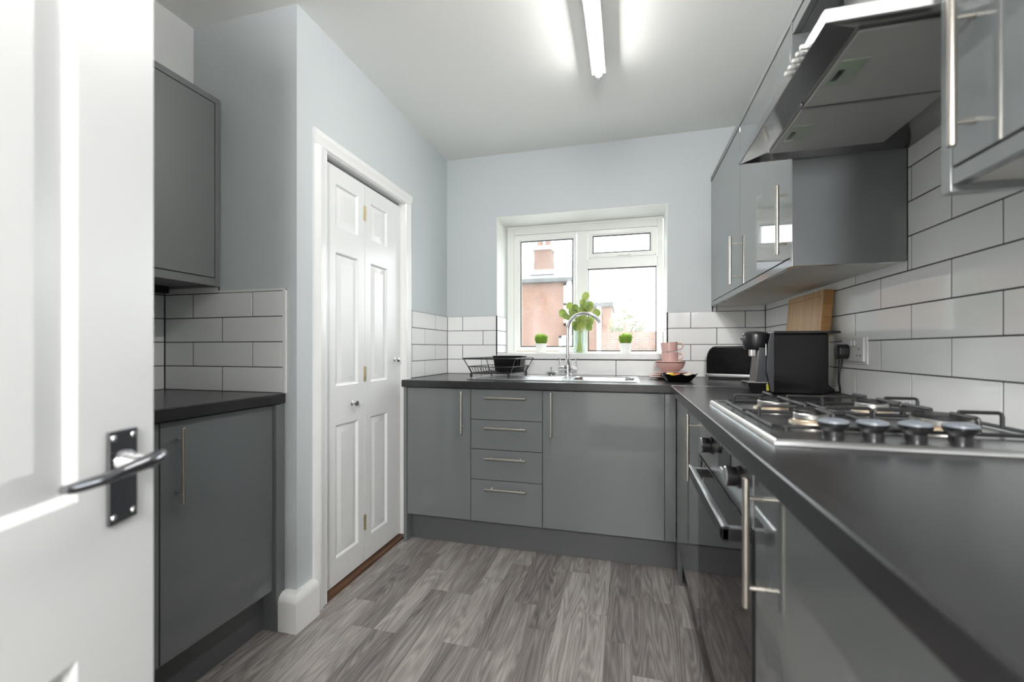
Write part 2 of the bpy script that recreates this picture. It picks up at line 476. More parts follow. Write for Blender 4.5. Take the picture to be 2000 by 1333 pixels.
WX0, WX1, WZ0, WZ1 = -0.857, 0.241, 1.002, 1.972
S = 0.0065
wb = wall('wall_back', 'pale blue grey wall with the window and white tiled splashback',
    [(XL-0.06, WX0-S, YB+S, YB+0.32, -0.05, ZC), (WX1+S, XR+0.1, YB+S, YB+0.32, -0.05, ZC),
     (WX0-S, WX1+S, YB+S, YB+0.32, -0.05, WZ0), (WX0-S, WX1+S, YB+S, YB+0.32, WZ1+0.004, ZC)])
g = B()
g.box(XL, WX0, YB+0.0010, YB+S+0.001, WT-0.02, T[4]-0.001); g.box(WX1, XR, YB+0.0010, YB+S+0.001, WT-0.02, T[4]-0.001)
g.box(WX0, WX1, YB+0.0010, YB+S+0.001, WT-0.02, WZ0); g.box(0.50, XR, YB+0.0010, YB+S+0.001, T[4]-0.001, 1.335)
g.box(WX0-S-0.001, WX0-0.0010, YB, YB+0.245, WZ0, T[4]-0.001); g.box(WX1+0.0010, WX1+S+0.001, YB, YB+0.245, WZ0, T[4]-0.001)
g.build('grout', 'grout', wb)
for k in range(4):
    jl = -1.1087 if k % 2 else -0.9577
    jr = 0.380 if k % 2 else 0.5266
    if k == 0:
        course(wb, 1, 1, YB, XL+0.001, XR-0.001, T[0], T[1], -0.9577 + 0.893, 0.302)
    else:
        course(wb, 1, 1, YB, XL+0.001, WX0, T[k], T[k+1], jl, 0.302)
        course(wb, 1, 1, YB, WX1, XR-0.001, T[k], T[k+1], jr, 0.302)
        zlo = T[k] if k > 1 else 1.044
        jj = YB + (0.10 if k % 2 == 0 else 0.30)
        for sgn, pl in ((-1, WX0), (1, WX1)):
            course(wb, 0, sgn, pl, YB + 0.001, YB + 0.245, max(zlo, 1.044), T[k+1], jj, 0.302)
course(wb, 1, 1, YB, 0.505, XR-0.001, T[4], 1.333, 0.5266, 0.302)
# painted window reveal
rv = B()
rv.box(WX0-S, WX1+S, YB+S+0.0005, YB+0.26, WZ1, WZ1+0.0038)
rv.build('reveal_head', 'reveal', wb)
for xx in ((WX0-S+0.0005, WX0-0.002), (WX1+0.002, WX1+S-0.0005)):
    bx(xx[0], xx[1], YB+S+0.0005, YB+0.26, T[4]+0.001, WZ1).build('reveal_side', 'reveal', wb)

wr = wall('wall_right', 'white brick tiled wall behind the hob and coffee machine', [(XR+S, XR+0.12, YN, YB+0.1, -0.05, ZC)])
g = B(); g.box(XR+0.0010, XR+S+0.001, YN+0.3, YB, WT-0.02, T[4]); g.box(XR+0.0010, XR+S+0.001, YN+0.3, YB, T[4], 1.335); g.box(XR+0.0010, XR+S+0.001, 0.84, 1.51, 1.335, 1.70)
g.build('grout', 'grout', wr)
PR = 0.3125
for k in range(9):
    jt = 1.333 if k % 2 else 1.179
    if k < 4: course(wr, 0, 1, XR, 0.0, YB-0.001, T[k], T[k+1], jt, PR)
    elif k == 4:
        course(wr, 0, 1, XR, 1.51, YB-0.001, T[4], 1.333, jt, PR)
        course(wr, 0, 1, XR, 0.0, 0.835, T[4], 1.333, jt, PR)
        course(wr, 0, 1, XR, 0.858, 1.5075, T[4], T[5], jt, PR)
    elif k < 8: course(wr, 0, 1, XR, 0.858, 1.5075, T[k], min(T[k+1], 1.70), jt, PR)

DY0, DY1, DZ = 1.561, 2.232, 1.905       # cupboard door opening
wl = wall('wall_left', 'pale blue grey wall around the white cupboard doors',
    [(XL-0.11, XL-S, Y1+S+0.1, DY0, -0.05, ZC), (XL-0.11, XL-S, DY1, YB+0.1, -0.05, ZC), (XL-0.11, XL-S, DY0, DY1, DZ, ZC)])
g = B().box(XL-S-0.001, XL-0.0010, 2.307, YB, WT-0.02, T[4]); g.build('grout', 'grout', wl)
for k in range(4):
    js = [2.3085, 2.3205, 2.639, YB-0.001] if k % 2 else [2.3085, 2.481, 2.811, YB-0.001]
    for i in range(3): tile(wl, 0, -1, XL, js[i], js[i+1], T[k], T[k+1])
# chimney breast face beside the cupboard door
wbr = wall('wall_breast', 'pale blue chimney breast face with white brick tiles over the worktop', [(XA-0.05, XL-S, Y1+S, Y1+S+0.10, -0.05, ZC)])
g = B().box(XA, -1.289, Y1+0.0010, Y1+S+0.001, WT-0.02, T[4]).box(XA, -1.605, Y1+0.0010, Y1+S+0.001, T[4], 1.326); g.build('grout', 'grout', wbr)
for k in range(4): course(wbr, 1, 1, Y1, XA+0.001, -1.289, T[k], T[k+1], -1.736 if k % 2 else -1.584, 0.302)
course(wbr, 1, 1, Y1, XA+0.001, -1.605, T[4], 1.325, -1.584, 0.302)
bx(-1.2885, -1.2755, Y1-0.001, Y1+S, WT, T[4]+0.010).build('tile_trim', 'gloss_white', wbr)
bx(-1.605, -1.2755, Y1+0.0005, Y1+S, T[4]+0.001, T[4]+0.010).build('tile_trim', 'gloss_white', wbr)
wa = wall('wall_alcove', 'white alcove wall behind the left wall cabinet', [(XA-0.10, XA-S, YN, Y1+0.05, -0.05, ZC)], 'white_wall')
g = B().box(XA-S-0.001, XA-0.0010, 0.0, Y1, WT-0.02, 1.326); g.build('grout', 'grout', wa)
for k in range(5): course(wa, 0, -1, XA, 0.0, Y1-0.001, T[k], min(T[k+1], 1.325), 1.30 if k % 2 else 1.15, 0.302)
bx(XA-S, -1.742, YN, Y1+S, 2.086, ZC).build('wall_boxing', 'white_wall', label='white boxed-in wall above the left wall cabinet', cat='wall', kind='structure')
# wall with the entrance, behind the camera, and the hall beyond it
HX0, HX1 = -0.405, 0.45
wn = wall('wall_near', 'wall around the entrance doorway', [(XA-0.1, HX0, YN-0.10, YN, -0.05, ZC), (HX1, XR+0.12, YN-0.10, YN, -0.05, ZC), (HX0, HX1, YN-0.10, YN, 2.02, ZC)], 'white_wall')
wh = wall('wall_hall', 'white hall walls beyond the entrance doorway', [(XA-0.1, XR+0.12, YN-1.6, YN-1.5, -0.05, ZC), (XA-0.1, XA, YN-1.5, YN-0.1, -0.05, ZC), (XR+0.02, XR+0.12, YN-1.5, YN-0.1, -0.05, ZC)], 'white_wall')

# ---- skirting on the chimney breast corner
def skirt_profile(o, zt):   # outline (offset from wall, z)
    return [(0, 0), (o, 0), (o, zt-0.030), (o-0.004, zt-0.016), (o-0.012, zt-0.006), (o-0.022, zt), (0, zt)]
sk = B()
rows = []
for a, z_ in skirt_profile(0.044, 0.140):
    ax = a*0.80
    rows.append([sk.bm.verts.new(p) for p in ((-1.2765, Y1+S-a, z_), (XL-S+ax, Y1+S-a, z_), (XL-S+ax, 1.4835, z_))])
for q_, u_ in zip(rows[:-1], rows[1:]):
    for k in range(2): sk.bm.faces.new((q_[k], q_[k+1], u_[k+1], u_[k]))
sk.bm.faces.new([r_[0] for r_ in rows]); sk.bm.faces.new([r_[2] for r_ in rows])
bmesh.ops.recalc_face_normals(sk.bm, faces=sk.bm.faces[:])
sk.build('baseboard_breast', 'gloss_white', label='white skirting board wrapping the chimney breast corner', cat='baseboard', kind='structure')

# ---- architrave and lining of the cupboard
tr = thing('trim_1', (XL, 1.9, 0), 'white gloss architrave around the bifold cupboard doors', 'door frame', kind='structure')
def arch_v(y0, y1, flip):
    b = B(); t = 0.020
    p = [(0, 0), (0.011, 0), (t, 0.018), (t, 0.034), (0.013, 0.050), (0.013, 0.072), (0.008, 0.077), (0, 0.077)]
    pts = [(XL - S + a, (y0 + bq) if not flip else (y1 - bq)) for a, bq in p]
    b.prism(pts, 2, 0.0, 1.905)
    return b
arch_v(1.484, 1.561, False).build('side_casing', 'gloss_white', tr)
bq = B(); bq.prism([(XL - S + a, 2.232 + (0.062 - q*0.8)) for a, q in [(0, 0), (0.011, 0), (0.020, 0.018), (0.020, 0.034), (0.013, 0.050), (0.013, 0.072), (0.008, 0.077), (0, 0.077)]], 2, WT+0.0, 1.905)
bq.build('side_casing', 'gloss_white', tr)
bq = B().box(XL-S, XL+0.013, 2.234, 2.262, 0.0, WT); bq.build('side_casing', 'gloss_white', tr)
hb = B(); hb.prism([(XL - S + a, 1.971 - q*0.86) for a, q in [(0, 0), (0.011, 0), (0.020, 0.018), (0.020, 0.034), (0.013, 0.050), (0.013, 0.072), (0.008, 0.077), (0, 0.077)]], 1, 1.484, 2.294)
hb.build('head_casing', 'gloss_white', tr)
for (a, b_) in ((1.541, 1.566), (2.229, 2.250)):
    bx(XL-0.11, XL-S+0.004, a, b_, 0, DZ).build('lining', 'gloss_white', tr)
bx(XL-0.11, XL-S+0.004, 1.541, 2.25, 1.901, 1.925).build('lining', 'gloss_white', tr)
bx(XL-0.062, XL-0.042, 1.566, 2.229, 1.886, 1.901).build('head_track', 'carcass', tr)
bx(XL-0.085, XL+0.004, 1.561, 2.233, -0.002, 0.012, bev=0.002).build('trim_2', 'brownwood', label='brown timber threshold under the bifold cupboard doors', cat='threshold', kind='structure')
bx(XL-0.60, XL-0.58, Y1+0.12, 2.7, -0.05, ZC).build('wall_cupboard', 'white_wall', label='back wall inside the closed cupboard', cat='wall', kind='structure')

# ---- panelled leaves
def panel_leaf(width, height, thick, panels, depth=0.009, mould=0.022, raised=True):
    """leaf in local coords: x 0..width, z 0..height, front face at y=0 looking to -y; recessed raised-field panels"""
    b = B(); bm = b.bm
    xs = sorted({0, width} | {p[0] for p in panels} | {p[1] for p in panels})
    zs = sorted({0, height} | {p[2] for p in panels} | {p[3] for p in panels})
    def inside(x, z): return any(p[0] < x < p[1] and p[2] < z < p[3] for p in panels)
    for i in range(len(xs)-1):
        for j in range(len(zs)-1):
            if not inside((xs[i]+xs[i+1])/2, (zs[j]+zs[j+1])/2):
                b.face([(xs[i],0,zs[j]),(xs[i+1],0,zs[j]),(xs[i+1],0,zs[j+1]),(xs[i],0,zs[j+1])])
    for (x0, x1, z0, z1) in panels:
        rings = [(0, 0), (0.004, 0.002), (0.010, depth), (0.016, depth), (0.016+mould, 0.003), (0.018+mould, 0.0025)]
        prev = None
        for (ins, dp) in rings:
            cur = [(x0+ins,dp,z0+ins),(x1-ins,dp,z0+ins),(x1-ins,dp,z1-ins),(x0+ins,dp,z1-ins)]
            if prev:
                for k in range(4): b.face([prev[k], prev[(k+1)%4], cur[(k+1)%4], cur[k]])
            prev = cur
        b.face(prev)
    # edges and back
    b.face([(0,thick,0),(0,thick,height),(width,thick,height),(width,thick,0)])
    b.face([(0,0,0),(0,thick,0),(width,thick,0),(width,0,0)]); b.face([(0,0,height),(width,0,height),(width,thick,height),(0,thick,height)])
    b.face([(0,0,0),(0,0,height),(0,thick,height),(0,thick,0)]); b.face([(width,0,0),(width,thick,0),(width,thick,height),(width,0,height)])
    bmesh.ops.remove_doubles(bm, verts=bm.verts[:], dist=1e-5)
    bmesh.ops.recalc_face_normals(bm, faces=bm.faces[:])
    return b

# bifold cupboard doors, face in the plane x = XL-0.03, leaves run along y
d2 = thing('door_2', (XL-0.03, DY0, 0), 'white panelled bifold cupboard doors with small chrome knobs', 'door', kind='structure')
LZ0, LZ1 = 0.020, 1.884
def to_cup(y0):
    # local x -> +y , local -y(front) -> +x
    return lambda c: (XL-0.03 - c.y, y0 + c.x, LZ0 + c.z)
for (ya, yb, pa, pb) in ((1.569, 1.8795, 1.660, 1.828), (1.8825, 2.226, 1.932, 2.089)):
    ph = [(pa-ya, pb-ya, 1.618-LZ0, 1.812-LZ0), (pa-ya, pb-ya, 0.905-LZ0, 1.506-LZ0), (pa-ya, pb-ya, 0.132-LZ0, 0.730-LZ0)]
    lf = panel_leaf(yb-ya, LZ1-LZ0, 0.034, ph).xf(to_cup(ya)).build('door_leaf', 'door_white', d2, ang=20)
    if ya < 1.8:
        kb = (1.776, 0.815)
    else:
        kb = (2.161, 1.011)
    k_ = B().lathe([(0.0001, 0.0), (0.011, 0.0), (0.011, 0.003), (0.005, 0.006), (0.005, 0.014), (0.012, 0.020), (0.0145, 0.026), (0.012, 0.032), (0.0001, 0.034)], (XL-0.03, kb[0], kb[1]), 20, axis=0)
    k_.build('knob', 'chrome', lf)
    if ya < 1.8:
        for hz in (1.742, 0.949, 0.213):
            h = B()
            for q in range(3): h.tube([(XL-0.027, 1.881, hz-0.037+q*0.025), (XL-0.027, 1.881, hz-0.014+q*0.025)], 0.0042, 8)
            h.box(XL-0.031, XL-0.0285, 1.872, 1.890, hz-0.036, hz+0.036)
            h.build('hinge', 'brass', lf)

# ---- entrance door, standing open at the left of the camera
hp = Vector((-0.385, -0.32, 0)); ep = Vector((-0.66, 0.47, 0))
DL = (ep - hp).length; dd = (ep - hp).normalized(); dn = Vector((dd.y, -dd.x, 0))
d1 = thing('door_1', hp, 'white panelled entrance door standing open, with lever handle', 'door', kind='structure')
def on_door(s, o, z): return hp + dd*s + dn*o + Vector((0, 0, z))
def dxf(c): return on_door(c.x, -c.y, 0.006 + c.z)
W = DL
pan = [(0.118, W/2-0.05, 1.60, 1.86), (W/2+0.05, W-0.118, 1.60, 1.86), (0.118, W/2-0.05, 0.885, 1.50), (W/2+0.05, W-0.118, 0.885, 1.50), (0.118, W/2-0.05, 0.20, 0.700), (W/2+0.05, W-0.118, 0.20, 0.700)]
leaf = panel_leaf(W, 1.98, 0.035, pan, depth=0.008, mould=0.03).xf(dxf).build('door_leaf', 'entrance_white', d1, ang=20)
hd = B(); hd.box(W-0.080, W-0.035, -0.0045, 0.0, 0.839, 0.959, bev=0.0012)
hd.xf(dxf); bp_ = hd.build('handle_plate', 'dark_chrome', d1)
for sx_ in (W-0.073, W-0.042):
    for zz in (0.848, 0.950):
        B().lathe([(0.0001, 0.0), (0.0042, 0.0), (0.0036, 0.0012), (0.0001, 0.0016)], (0, 0, 0), 12).xf(lambda c: on_door(sx_ + c.x, 0.0045 + c.z, zz + c.y + 0.006)).build('screw', 'stainless', bp_)
lv = B()
zc_ = 0.922
lv2 = B(); lv2.tube([on_door(W-0.0575, 0.002, zc_), on_door(W-0.0575, 0.010, zc_), on_door(W-0.0575, 0.018, zc_), on_door(W-0.0575, 0.040, zc_)], [0.0165, 0.0155, 0.011, 0.0095], 20)
pts = [(-0.013, 0.041, 0.006), (0.0, 0.044, 0.005), (0.02, 0.044, 0.003), (0.045, 0.042, 0.001), (0.075, 0.041, -0.001), (0.10, 0.042, 0.000), (0.118, 0.045, 0.002), (0.130, 0.046, 0.004)]
lv.tube([on_door(W-0.0575-a, o_, zc_+z_) for a, o_, z_ in pts], [0.0075, 0.0095, 0.0090, 0.0075, 0.0068, 0.0066, 0.0062, 0.0048], 16)
lv2.build('handle_rose', 'chrome', d1)
lv.build('lever_handle', 'dark_chrome', d1)

# door frame of the entrance
fr = thing('trim_3', (HX0, YN, 0), 'white frame of the entrance doorway', 'door frame', kind='structure')
bx(HX0-0.0, HX0+0.016, YN-0.10, YN+0.004, 0, 2.02).build('lining', 'gloss_white', fr)
bx(HX1-0.016, HX1, YN-0.10, YN+0.004, 0, 2.02).build('lining', 'gloss_white', fr)
bx(HX0+0.016, HX1-0.016, YN-0.10, YN+0.004, 2.0, 2.02).build('lining', 'gloss_white', fr)

# ---- window
YW = YB + 0.25
win = thing('window_1', (-0.3, YW, 1.043), 'white casement window with an opening top light over the sink', 'window', kind='structure')
FX0, FX1, FZ0, FZ1 = -0.853, 0.238, 1.030, 1.970
fb = B()
fb.box(FX0, -0.803, YW, YW+0.07, FZ0, FZ1, bev=0.003); fb.box(0.203, FX1, YW, YW+0.07, FZ0, FZ1, bev=0.003)
fb.box(-0.803, 0.203, YW, YW+0.07, 1.909, FZ1, bev=0.003); fb.box(-0.803, 0.203, YW, YW+0.07, FZ0, 1.054, bev=0.003)
fb.box(-0.340, -0.2655, YW+0.002, YW+0.07, 1.054, 1.909, bev=0.003); fb.box(-0.2655, 0.203, YW+0.002, YW+0.07, 1.6375, 1.7085, bev=0.003)
fb.build('window_frame', 'upvc', win)
bx(FX0, FX1, YW-0.006, YW, FZ1-0.016, FZ1, bev=0.002).build('blind_batten', 'reveal', win)
def sash(x0, x1, z0, z1, gx0, gx1, gz0, gz1, y):
    b = B(); d = 0.014
    for q in (0, 1):
        pass
    def ring(pts_o, pts_i, yo, yi):
        for k in range(4): b.face([pts_o[k], pts_o[(k+1)%4], pts_i[(k+1)%4], pts_i[k]])
    def rect(a0, a1, c0, c1, yy): return [(a0,yy,c0),(a1,yy,c0),(a1,yy,c1),(a0,yy,c1)]
    r0 = rect(x0, x1, z0, z1, y+0.05); r1 = rect(x0, x1, z0, z1, y+0.003); r2 = rect(x0+0.003, x1-0.003, z0+0.003, z1-0.003, y)
    r3 = rect(gx0-0.012, gx1+0.012, gz0-0.012, gz1+0.012, y); r4 = rect(gx0, gx1, gz0, gz1, y+0.012); r5 = rect(gx0, gx1, gz0, gz1, y+0.05)
    for a, c in ((r0,r1),(r1,r2),(r2,r3),(r3,r4),(r4,r5)): ring(a, c, 0, 0)
    bmesh.ops.remove_doubles(b.bm, verts=b.bm.verts[:], dist=1e-5)
    bmesh.ops.recalc_face_normals(b.bm, faces=b.bm.faces[:])
    return b
def gasket(gx0, gx1, gz0, gz1, y, t=0.0065):
    b = B()
    b.box(gx0, gx0+t, y, y+0.006, gz0, gz1); b.box(gx1-t, gx1, y, y+0.006, gz0, gz1)
    b.box(gx0, gx1, y, y+0.006, gz0, gz0+t); b.box(gx0, gx1, y, y+0.006, gz1-t, gz1)
    return b
s1 = sash(-0.7985, -0.3445, 1.0585, 1.9045, -0.752, -0.367, 1.087, 1.860, YW-0.010).build('side_casement', 'upvc', win)
gasket(-0.752, -0.367, 1.087, 1.860, YW+0.003).build('gasket', 'gasket', s1)
bx(-0.752, -0.367, YW+0.010, YW+0.014, 1.087, 1.860).build('pane', 'glass', s1)
s2 = sash(-0.2625, 0.2, 1.7125, 1.9045, -0.230, 0.158, 1.743, 1.866, YW-0.010).build('top_light', 'upvc', win)
gasket(-0.230, 0.158, 1.743, 1.866, YW+0.003).build('gasket', 'gasket', s2)
bx(-0.230, 0.158, YW+0.010, YW+0.014, 1.743, 1.866).build('pane', 'glass', s2)
hh = B().box(-0.062, 0.030, YW-0.034, YW-0.020, 1.716, 1.726, bev=0.003).box(-0.045, -0.012, YW-0.022, YW-0.009, 1.716, 1.734, bev=0.003)
hh.build('window_handle', 'white_plastic', s2)
gasket(-0.264, 0.198, 1.056, 1.6365, YW+0.006).build('gasket', 'gasket', win)
bx(-0.264, 0.198, YW+0.013, YW+0.017, 1.056, 1.6365).build('pane', 'glass', win)
bx(WX0+0.001, WX1-0.001, YB-0.006, YW+0.01, WZ0+0.002, 1.043, bev=0.004).build('window_sill', 'gloss_white', win)

# ================================================================== KITCHEN UNITS
def bar_handle(parent, c, axis, out, length=0.225, r=0.006, stand=0.028, inset=0.035, name='handle'):
    """c: centre on the door face; axis: direction of the bar; out: unit vector off the door"""
    c, axis, out = Vector(c), Vector(axis), Vector(out)
    b = B(); m = c + out*stand
    b.tube([m - axis*length/2, m - axis*(length/2-0.0015), m + axis*(length/2-0.0015), m + axis*length/2], [r*0.8, r, r, r*0.8], 14)
    for s_ in (-1, 1):
        q = c + axis*s_*(length/2 - inset)
        b.tube([q, q + out*stand], 0.0038, 10)
    return b.build(name, 'steel', parent, label='brushed nickel bar handle')

FB = 2.170    # front plane of the units under the window
def unit_back(name, x0, x1, label, top=0.8595):
    t = thing(name, ((x0+x1)/2, FB, 0.155), label, 'cabinet')
    bx(x0+0.001, x1-0.001, FB+0.021, YB-0.004, 0.155, top).build('body', 'carcass', t)
    return t
DT, DB_ = 0.857, 0.157
u1 = unit_back('base_cabinet', -1.178, -0.803, 'grey gloss base cabinet beside the cupboard doors, under the dish rack end')
dr = bx(-1.176, -0.8045, FB, FB+0.019, DB_, DT, bev=0.0009, seg=1).build('door', 'unit', u1)
bar_handle(dr, (-0.847, FB, 0.7325), (0,0,1), (0,-1,0))
u2 = unit_back('drawer_unit', -0.803, -0.414, 'grey gloss unit of four stacked drawers')
for (z0, z1, hz) in ((0.6985, DT, 0.816), (0.5415, 0.6955, 0.6575), (0.3805, 0.5385, 0.4985), (DB_, 0.3775, 0.337)):
    q = bx(-0.8015, -0.4155, FB, FB+0.019, z0, z1, bev=0.0009, seg=1).build('drawer', 'unit', u2)
    bar_handle(q, (-0.607, FB, hz), (1,0,0), (0,-1,0))
u3 = unit_back('sink_cabinet', -0.414, 0.176, 'wide grey gloss cabinet under the sink bowl', 0.72)
dr = bx(-0.4125, 0.1745, FB, FB+0.019, DB_, DT, bev=0.0009, seg=1).build('door', 'unit', u3)
bar_handle(dr, (-0.366, FB, 0.738), (0,0,1), (0,-1,0))
bx(-1.199, -1.179, FB-0.002, YB-0.004, 0.0, 0.8595, bev=0.001).build('end_panel', 'unit', label='grey end panel beside the cupboard door frame', cat='panel')
bx(-1.178, 0.262, 2.2325, 2.2485, 0.0, 0.150, bev=0.001).build('plinth', 'plinth', label='grey plinth under the drawers and sink cabinet', cat='plinth')

FR = 0.228    # front plane of the units under the hob
cp_ = thing('corner_post', (0.2, FB, 0), 'grey filler post in the inner corner of the units', 'panel')
bx(0.177, 0.226, FB+0.001, FB+0.019, DB_, DT, bev=0.001).build('filler', 'unit', cp_)
bx(FR, FR+0.019, 2.105, 2.168, 0.0, DT, bev=0.001).build('post', 'unit', cp_)
def unit_right(name, y0, y1, label):
    t = thing(name, (FR, (y0+y1)/2, 0.155), label, 'cabinet')
    bx(FR+0.021, XR-0.004, y0+0.001, y1-0.001, 0.155, 0.8595).build('body', 'carcass', t)
    return t
u4 = unit_right('base_cabinet', 1.505, 2.103, 'grey gloss corner base cabinet between the oven and the sink cabinet')
dr = bx(FR, FR+0.019, 1.507, 2.1025, DB_, DT, bev=0.0009, seg=1).build('door', 'unit', u4)
bar_handle(dr, (FR, 1.566, 0.736), (0,0,1), (-1,0,0))
u5 = unit_right('base_cabinet', 0.288, 0.884, 'grey gloss base cabinet at the near side of the oven')
dr = bx(FR, FR+0.019, 0.290, 0.8825, DB_, DT, bev=0.0009, seg=1).build('door', 'unit', u5)
bar_handle(dr, (FR, 0.826, 0.735), (0,0,1), (-1,0,0))
u6 = unit_right('base_cabinet', -0.05, 0.286, 'narrow grey gloss base cabinet at the near end of the right worktop')
dr = bx(FR, FR+0.019, -0.049, 0.2845, DB_, DT, bev=0.0009, seg=1).build('door', 'unit', u6)
bar_handle(dr, (FR, 0.0, 0.735), (0,0,1), (-1,0,0))
bx(0.268, 0.284, -0.05, 2.104, 0.0, 0.150, bev=0.001).build('plinth', 'plinth', label='grey plinth under the oven and right-hand units', cat='plinth')

# ---- built-in oven
OY0, OY1 = 0.8855, 1.5035
ov = thing('oven', (FR, 1.195, 0.155), 'built-in black glass oven with steel control panel under the hob', 'oven')
bx(FR+0.021, XR-0.01, OY0+0.002, OY1-0.002, 0.157, 0.857).build('body', 'carcass', ov)
bx(FR-0.002, FR+0.020, OY0, OY1, 0.735, 0.856, bev=0.0015).build('control_panel', 'hobsteel', ov)
bx(FR-0.0035, FR-0.0005, 1.06, 1.19, 0.765, 0.835, bev=0.0008).build('display', 'oven_glass', ov)
od = bx(FR-0.004, FR+0.020, OY0, OY1, 0.200, 0.731, bev=0.002).build('oven_door', 'oven_glass', ov)
bx(FR+0.001, FR+0.020, OY0, OY1, 0.158, 0.197, bev=0.0015).build('lower_trim', 'black_matt', ov)
for yk in (1.285, 0.985):
    k_ = B().lathe([(0.0001, 0.0), (0.024, 0.0), (0.024, -0.004), (0.020, -0.006), (0.0205, -0.026), (0.0001, -0.026)], (FR-0.002, yk, 0.806), 28, axis=0).build('knob', 'black', ov)
    B().lathe([(0.0001, -0.0262), (0.0195, -0.0262), (0.018, -0.0285), (0.0001, -0.029)], (FR-0.002, yk, 0.806), 28, axis=0).build('knob_face', 'stainless', k_)
hl = B()
hx = 0.181
hl.box(hx, hx+0.014, 0.925, 1.385, 0.690, 0.722, bev=0.002)
hl.box(hx, FR-0.003, 0.925, 0.945, 0.694, 0.719, bev=0.002); hl.box(hx, FR-0.003, 1.365, 1.385, 0.694, 0.719, bev=0.002)
hq = hl.build('oven_handle', 'black', od)
bx(hx-0.0012, hx+0.005, 0.925, 1.385, 0.7205, 0.7245, bev=0.0008).build('handle_strip', 'stainless', hq)

# ---- worktops
XW = 0.200
SX0, SX1, SY0, SY1 = -0.300, 0.045, 2.345, 2.665     # sink bowl
YF = 2.150
wk = B()
for q in ((-1.201, SX0-0.01, YF, YB-0.001), (SX1+0.01, XR-0.001, YF, YB-0.001), (SX0-0.01, SX1+0.01, YF, SY0-0.01), (SX0-0.01, SX1+0.01, SY1+0.01, YB-0.001)):
    wk.box(q[0], q[1], q[2], q[3], 0.862, WT)
bmesh.ops.remove_doubles(wk.bm, verts=wk.bm.verts[:], dist=1e-5)
wk.box(-1.201, XR-0.001, YF-0.004, YF+0.001, 0.865, WT-0.003, bev=0.002)
wk.build('worktop', 'worktop', label='black laminate worktop under the window holding the sink', cat='worktop', ang=22)
wk = B(); wk.prism([(XW, 0.864), (XW+0.002, 0.862), (XR-0.001, 0.862), (XR-0.001, WT), (XW+0.005, WT), (XW+0.0025, WT-0.0007), (XW+0.0007, WT-0.0025), (XW, WT-0.005)], 1, -0.055, YF-0.0045)
wk.build('worktop', 'worktop', label='black laminate worktop along the tiled wall holding the hob', cat='worktop', ang=22)
bx(XW+0.004, XR-0.002, YF-0.0045, YF-0.0040, WT-0.02, WT+0.0006).build('worktop_joint', 'stainless', label='thin metal joint strip where the two black worktops meet', cat='joint strip')
wk = B(); wk.prism([(-1.275, 0.864), (-1.277, 0.862), (XA+0.001, 0.862), (XA+0.001, WT), (-1.280, WT), (-1.2775, WT-0.0007), (-1.2757, WT-0.0025), (-1.275, WT-0.005)], 1, 0.02, Y1-0.001)
wk.build('worktop', 'worktop', label='short black worktop in the left alcove', cat='worktop', ang=22)

# ---- left alcove base unit
FLX = -1.293
u7 = thing('base_cabinet', (FLX, 1.15, 0.155), 'grey gloss base cabinet in the left alcove behind the open door', 'cabinet')
bx(XA+0.004, FLX-0.021, 0.935, 1.348, 0.155, 0.8595).build('body', 'carcass', u7)
dr = bx(FLX-0.019, FLX, 0.939, 1.346, DB_, DT, bev=0.0009, seg=1).build('door', 'unit', u7)
bar_handle(dr, (FLX, 0.985, 0.725), (0,0,1), (1,0,0))
u8 = thing('base_cabinet', (FLX, 0.5, 0.155), 'grey gloss base cabinet mostly hidden behind the open entrance door', 'cabinet')
bx(XA+0.004, FLX-0.021, 0.335, 0.933, 0.155, 0.8595).build('body', 'carcass', u8)
dr = bx(FLX-0.019, FLX, 0.337, 0.9355, DB_, DT, bev=0.0009, seg=1).build('door', 'unit', u8)
bx(XA+0.004, -1.279, 1.349, Y1-0.001, 0.0, 0.8595, bev=0.001).build('end_panel', 'unit', label='grey end panel between the left base cabinet and chimney breast', cat='panel')
bx(-1.356, -1.340, 0.02, 1.348, 0.0, 0.150, bev=0.001).build('plinth', 'plinth', label='grey plinth under the left alcove cabinets', cat='plinth')

# ---- left wall cabinet
LX = -1.597
u9 = thing('wall_cabinet', (LX, 1.1, 1.324), 'grey wall cabinet without a handle in the left alcove', 'cabinet')
bb = B()
LT, LB, LY0 = 2.083, 1.324, 0.79
bb.box(XA+0.004, LX, LY0, Y1-0.001, LT-0.024, LT, bev=0.001); bb.box(XA+0.004, LX, Y1-0.019, Y1-0.001, LB, LT-0.024, bev=0.001)
bb.box(LX-0.018, LX, LY0, Y1-0.019, LB, LB+0.030, bev=0.001); bb.box(XA+0.004, LX-0.022, LY0, Y1-0.019, LB+0.018, LT-0.024)
bb.box(XA+0.004, LX-0.022, LY0, Y1-0.019, LB+0.006, LB+0.018)
bb.build('body', 'carcass', u9)
bx(LX-0.020, LX-0.001, LY0, Y1-0.0215, LB+0.0335, LT-0.0265, bev=0.0015).build('door', 'carcass', u9)
bx(XA+0.004, XA+0.05, LY0+0.3, Y1-0.02, LB-0.022, LB+0.006).build('light_rail', 'black_matt', u9)

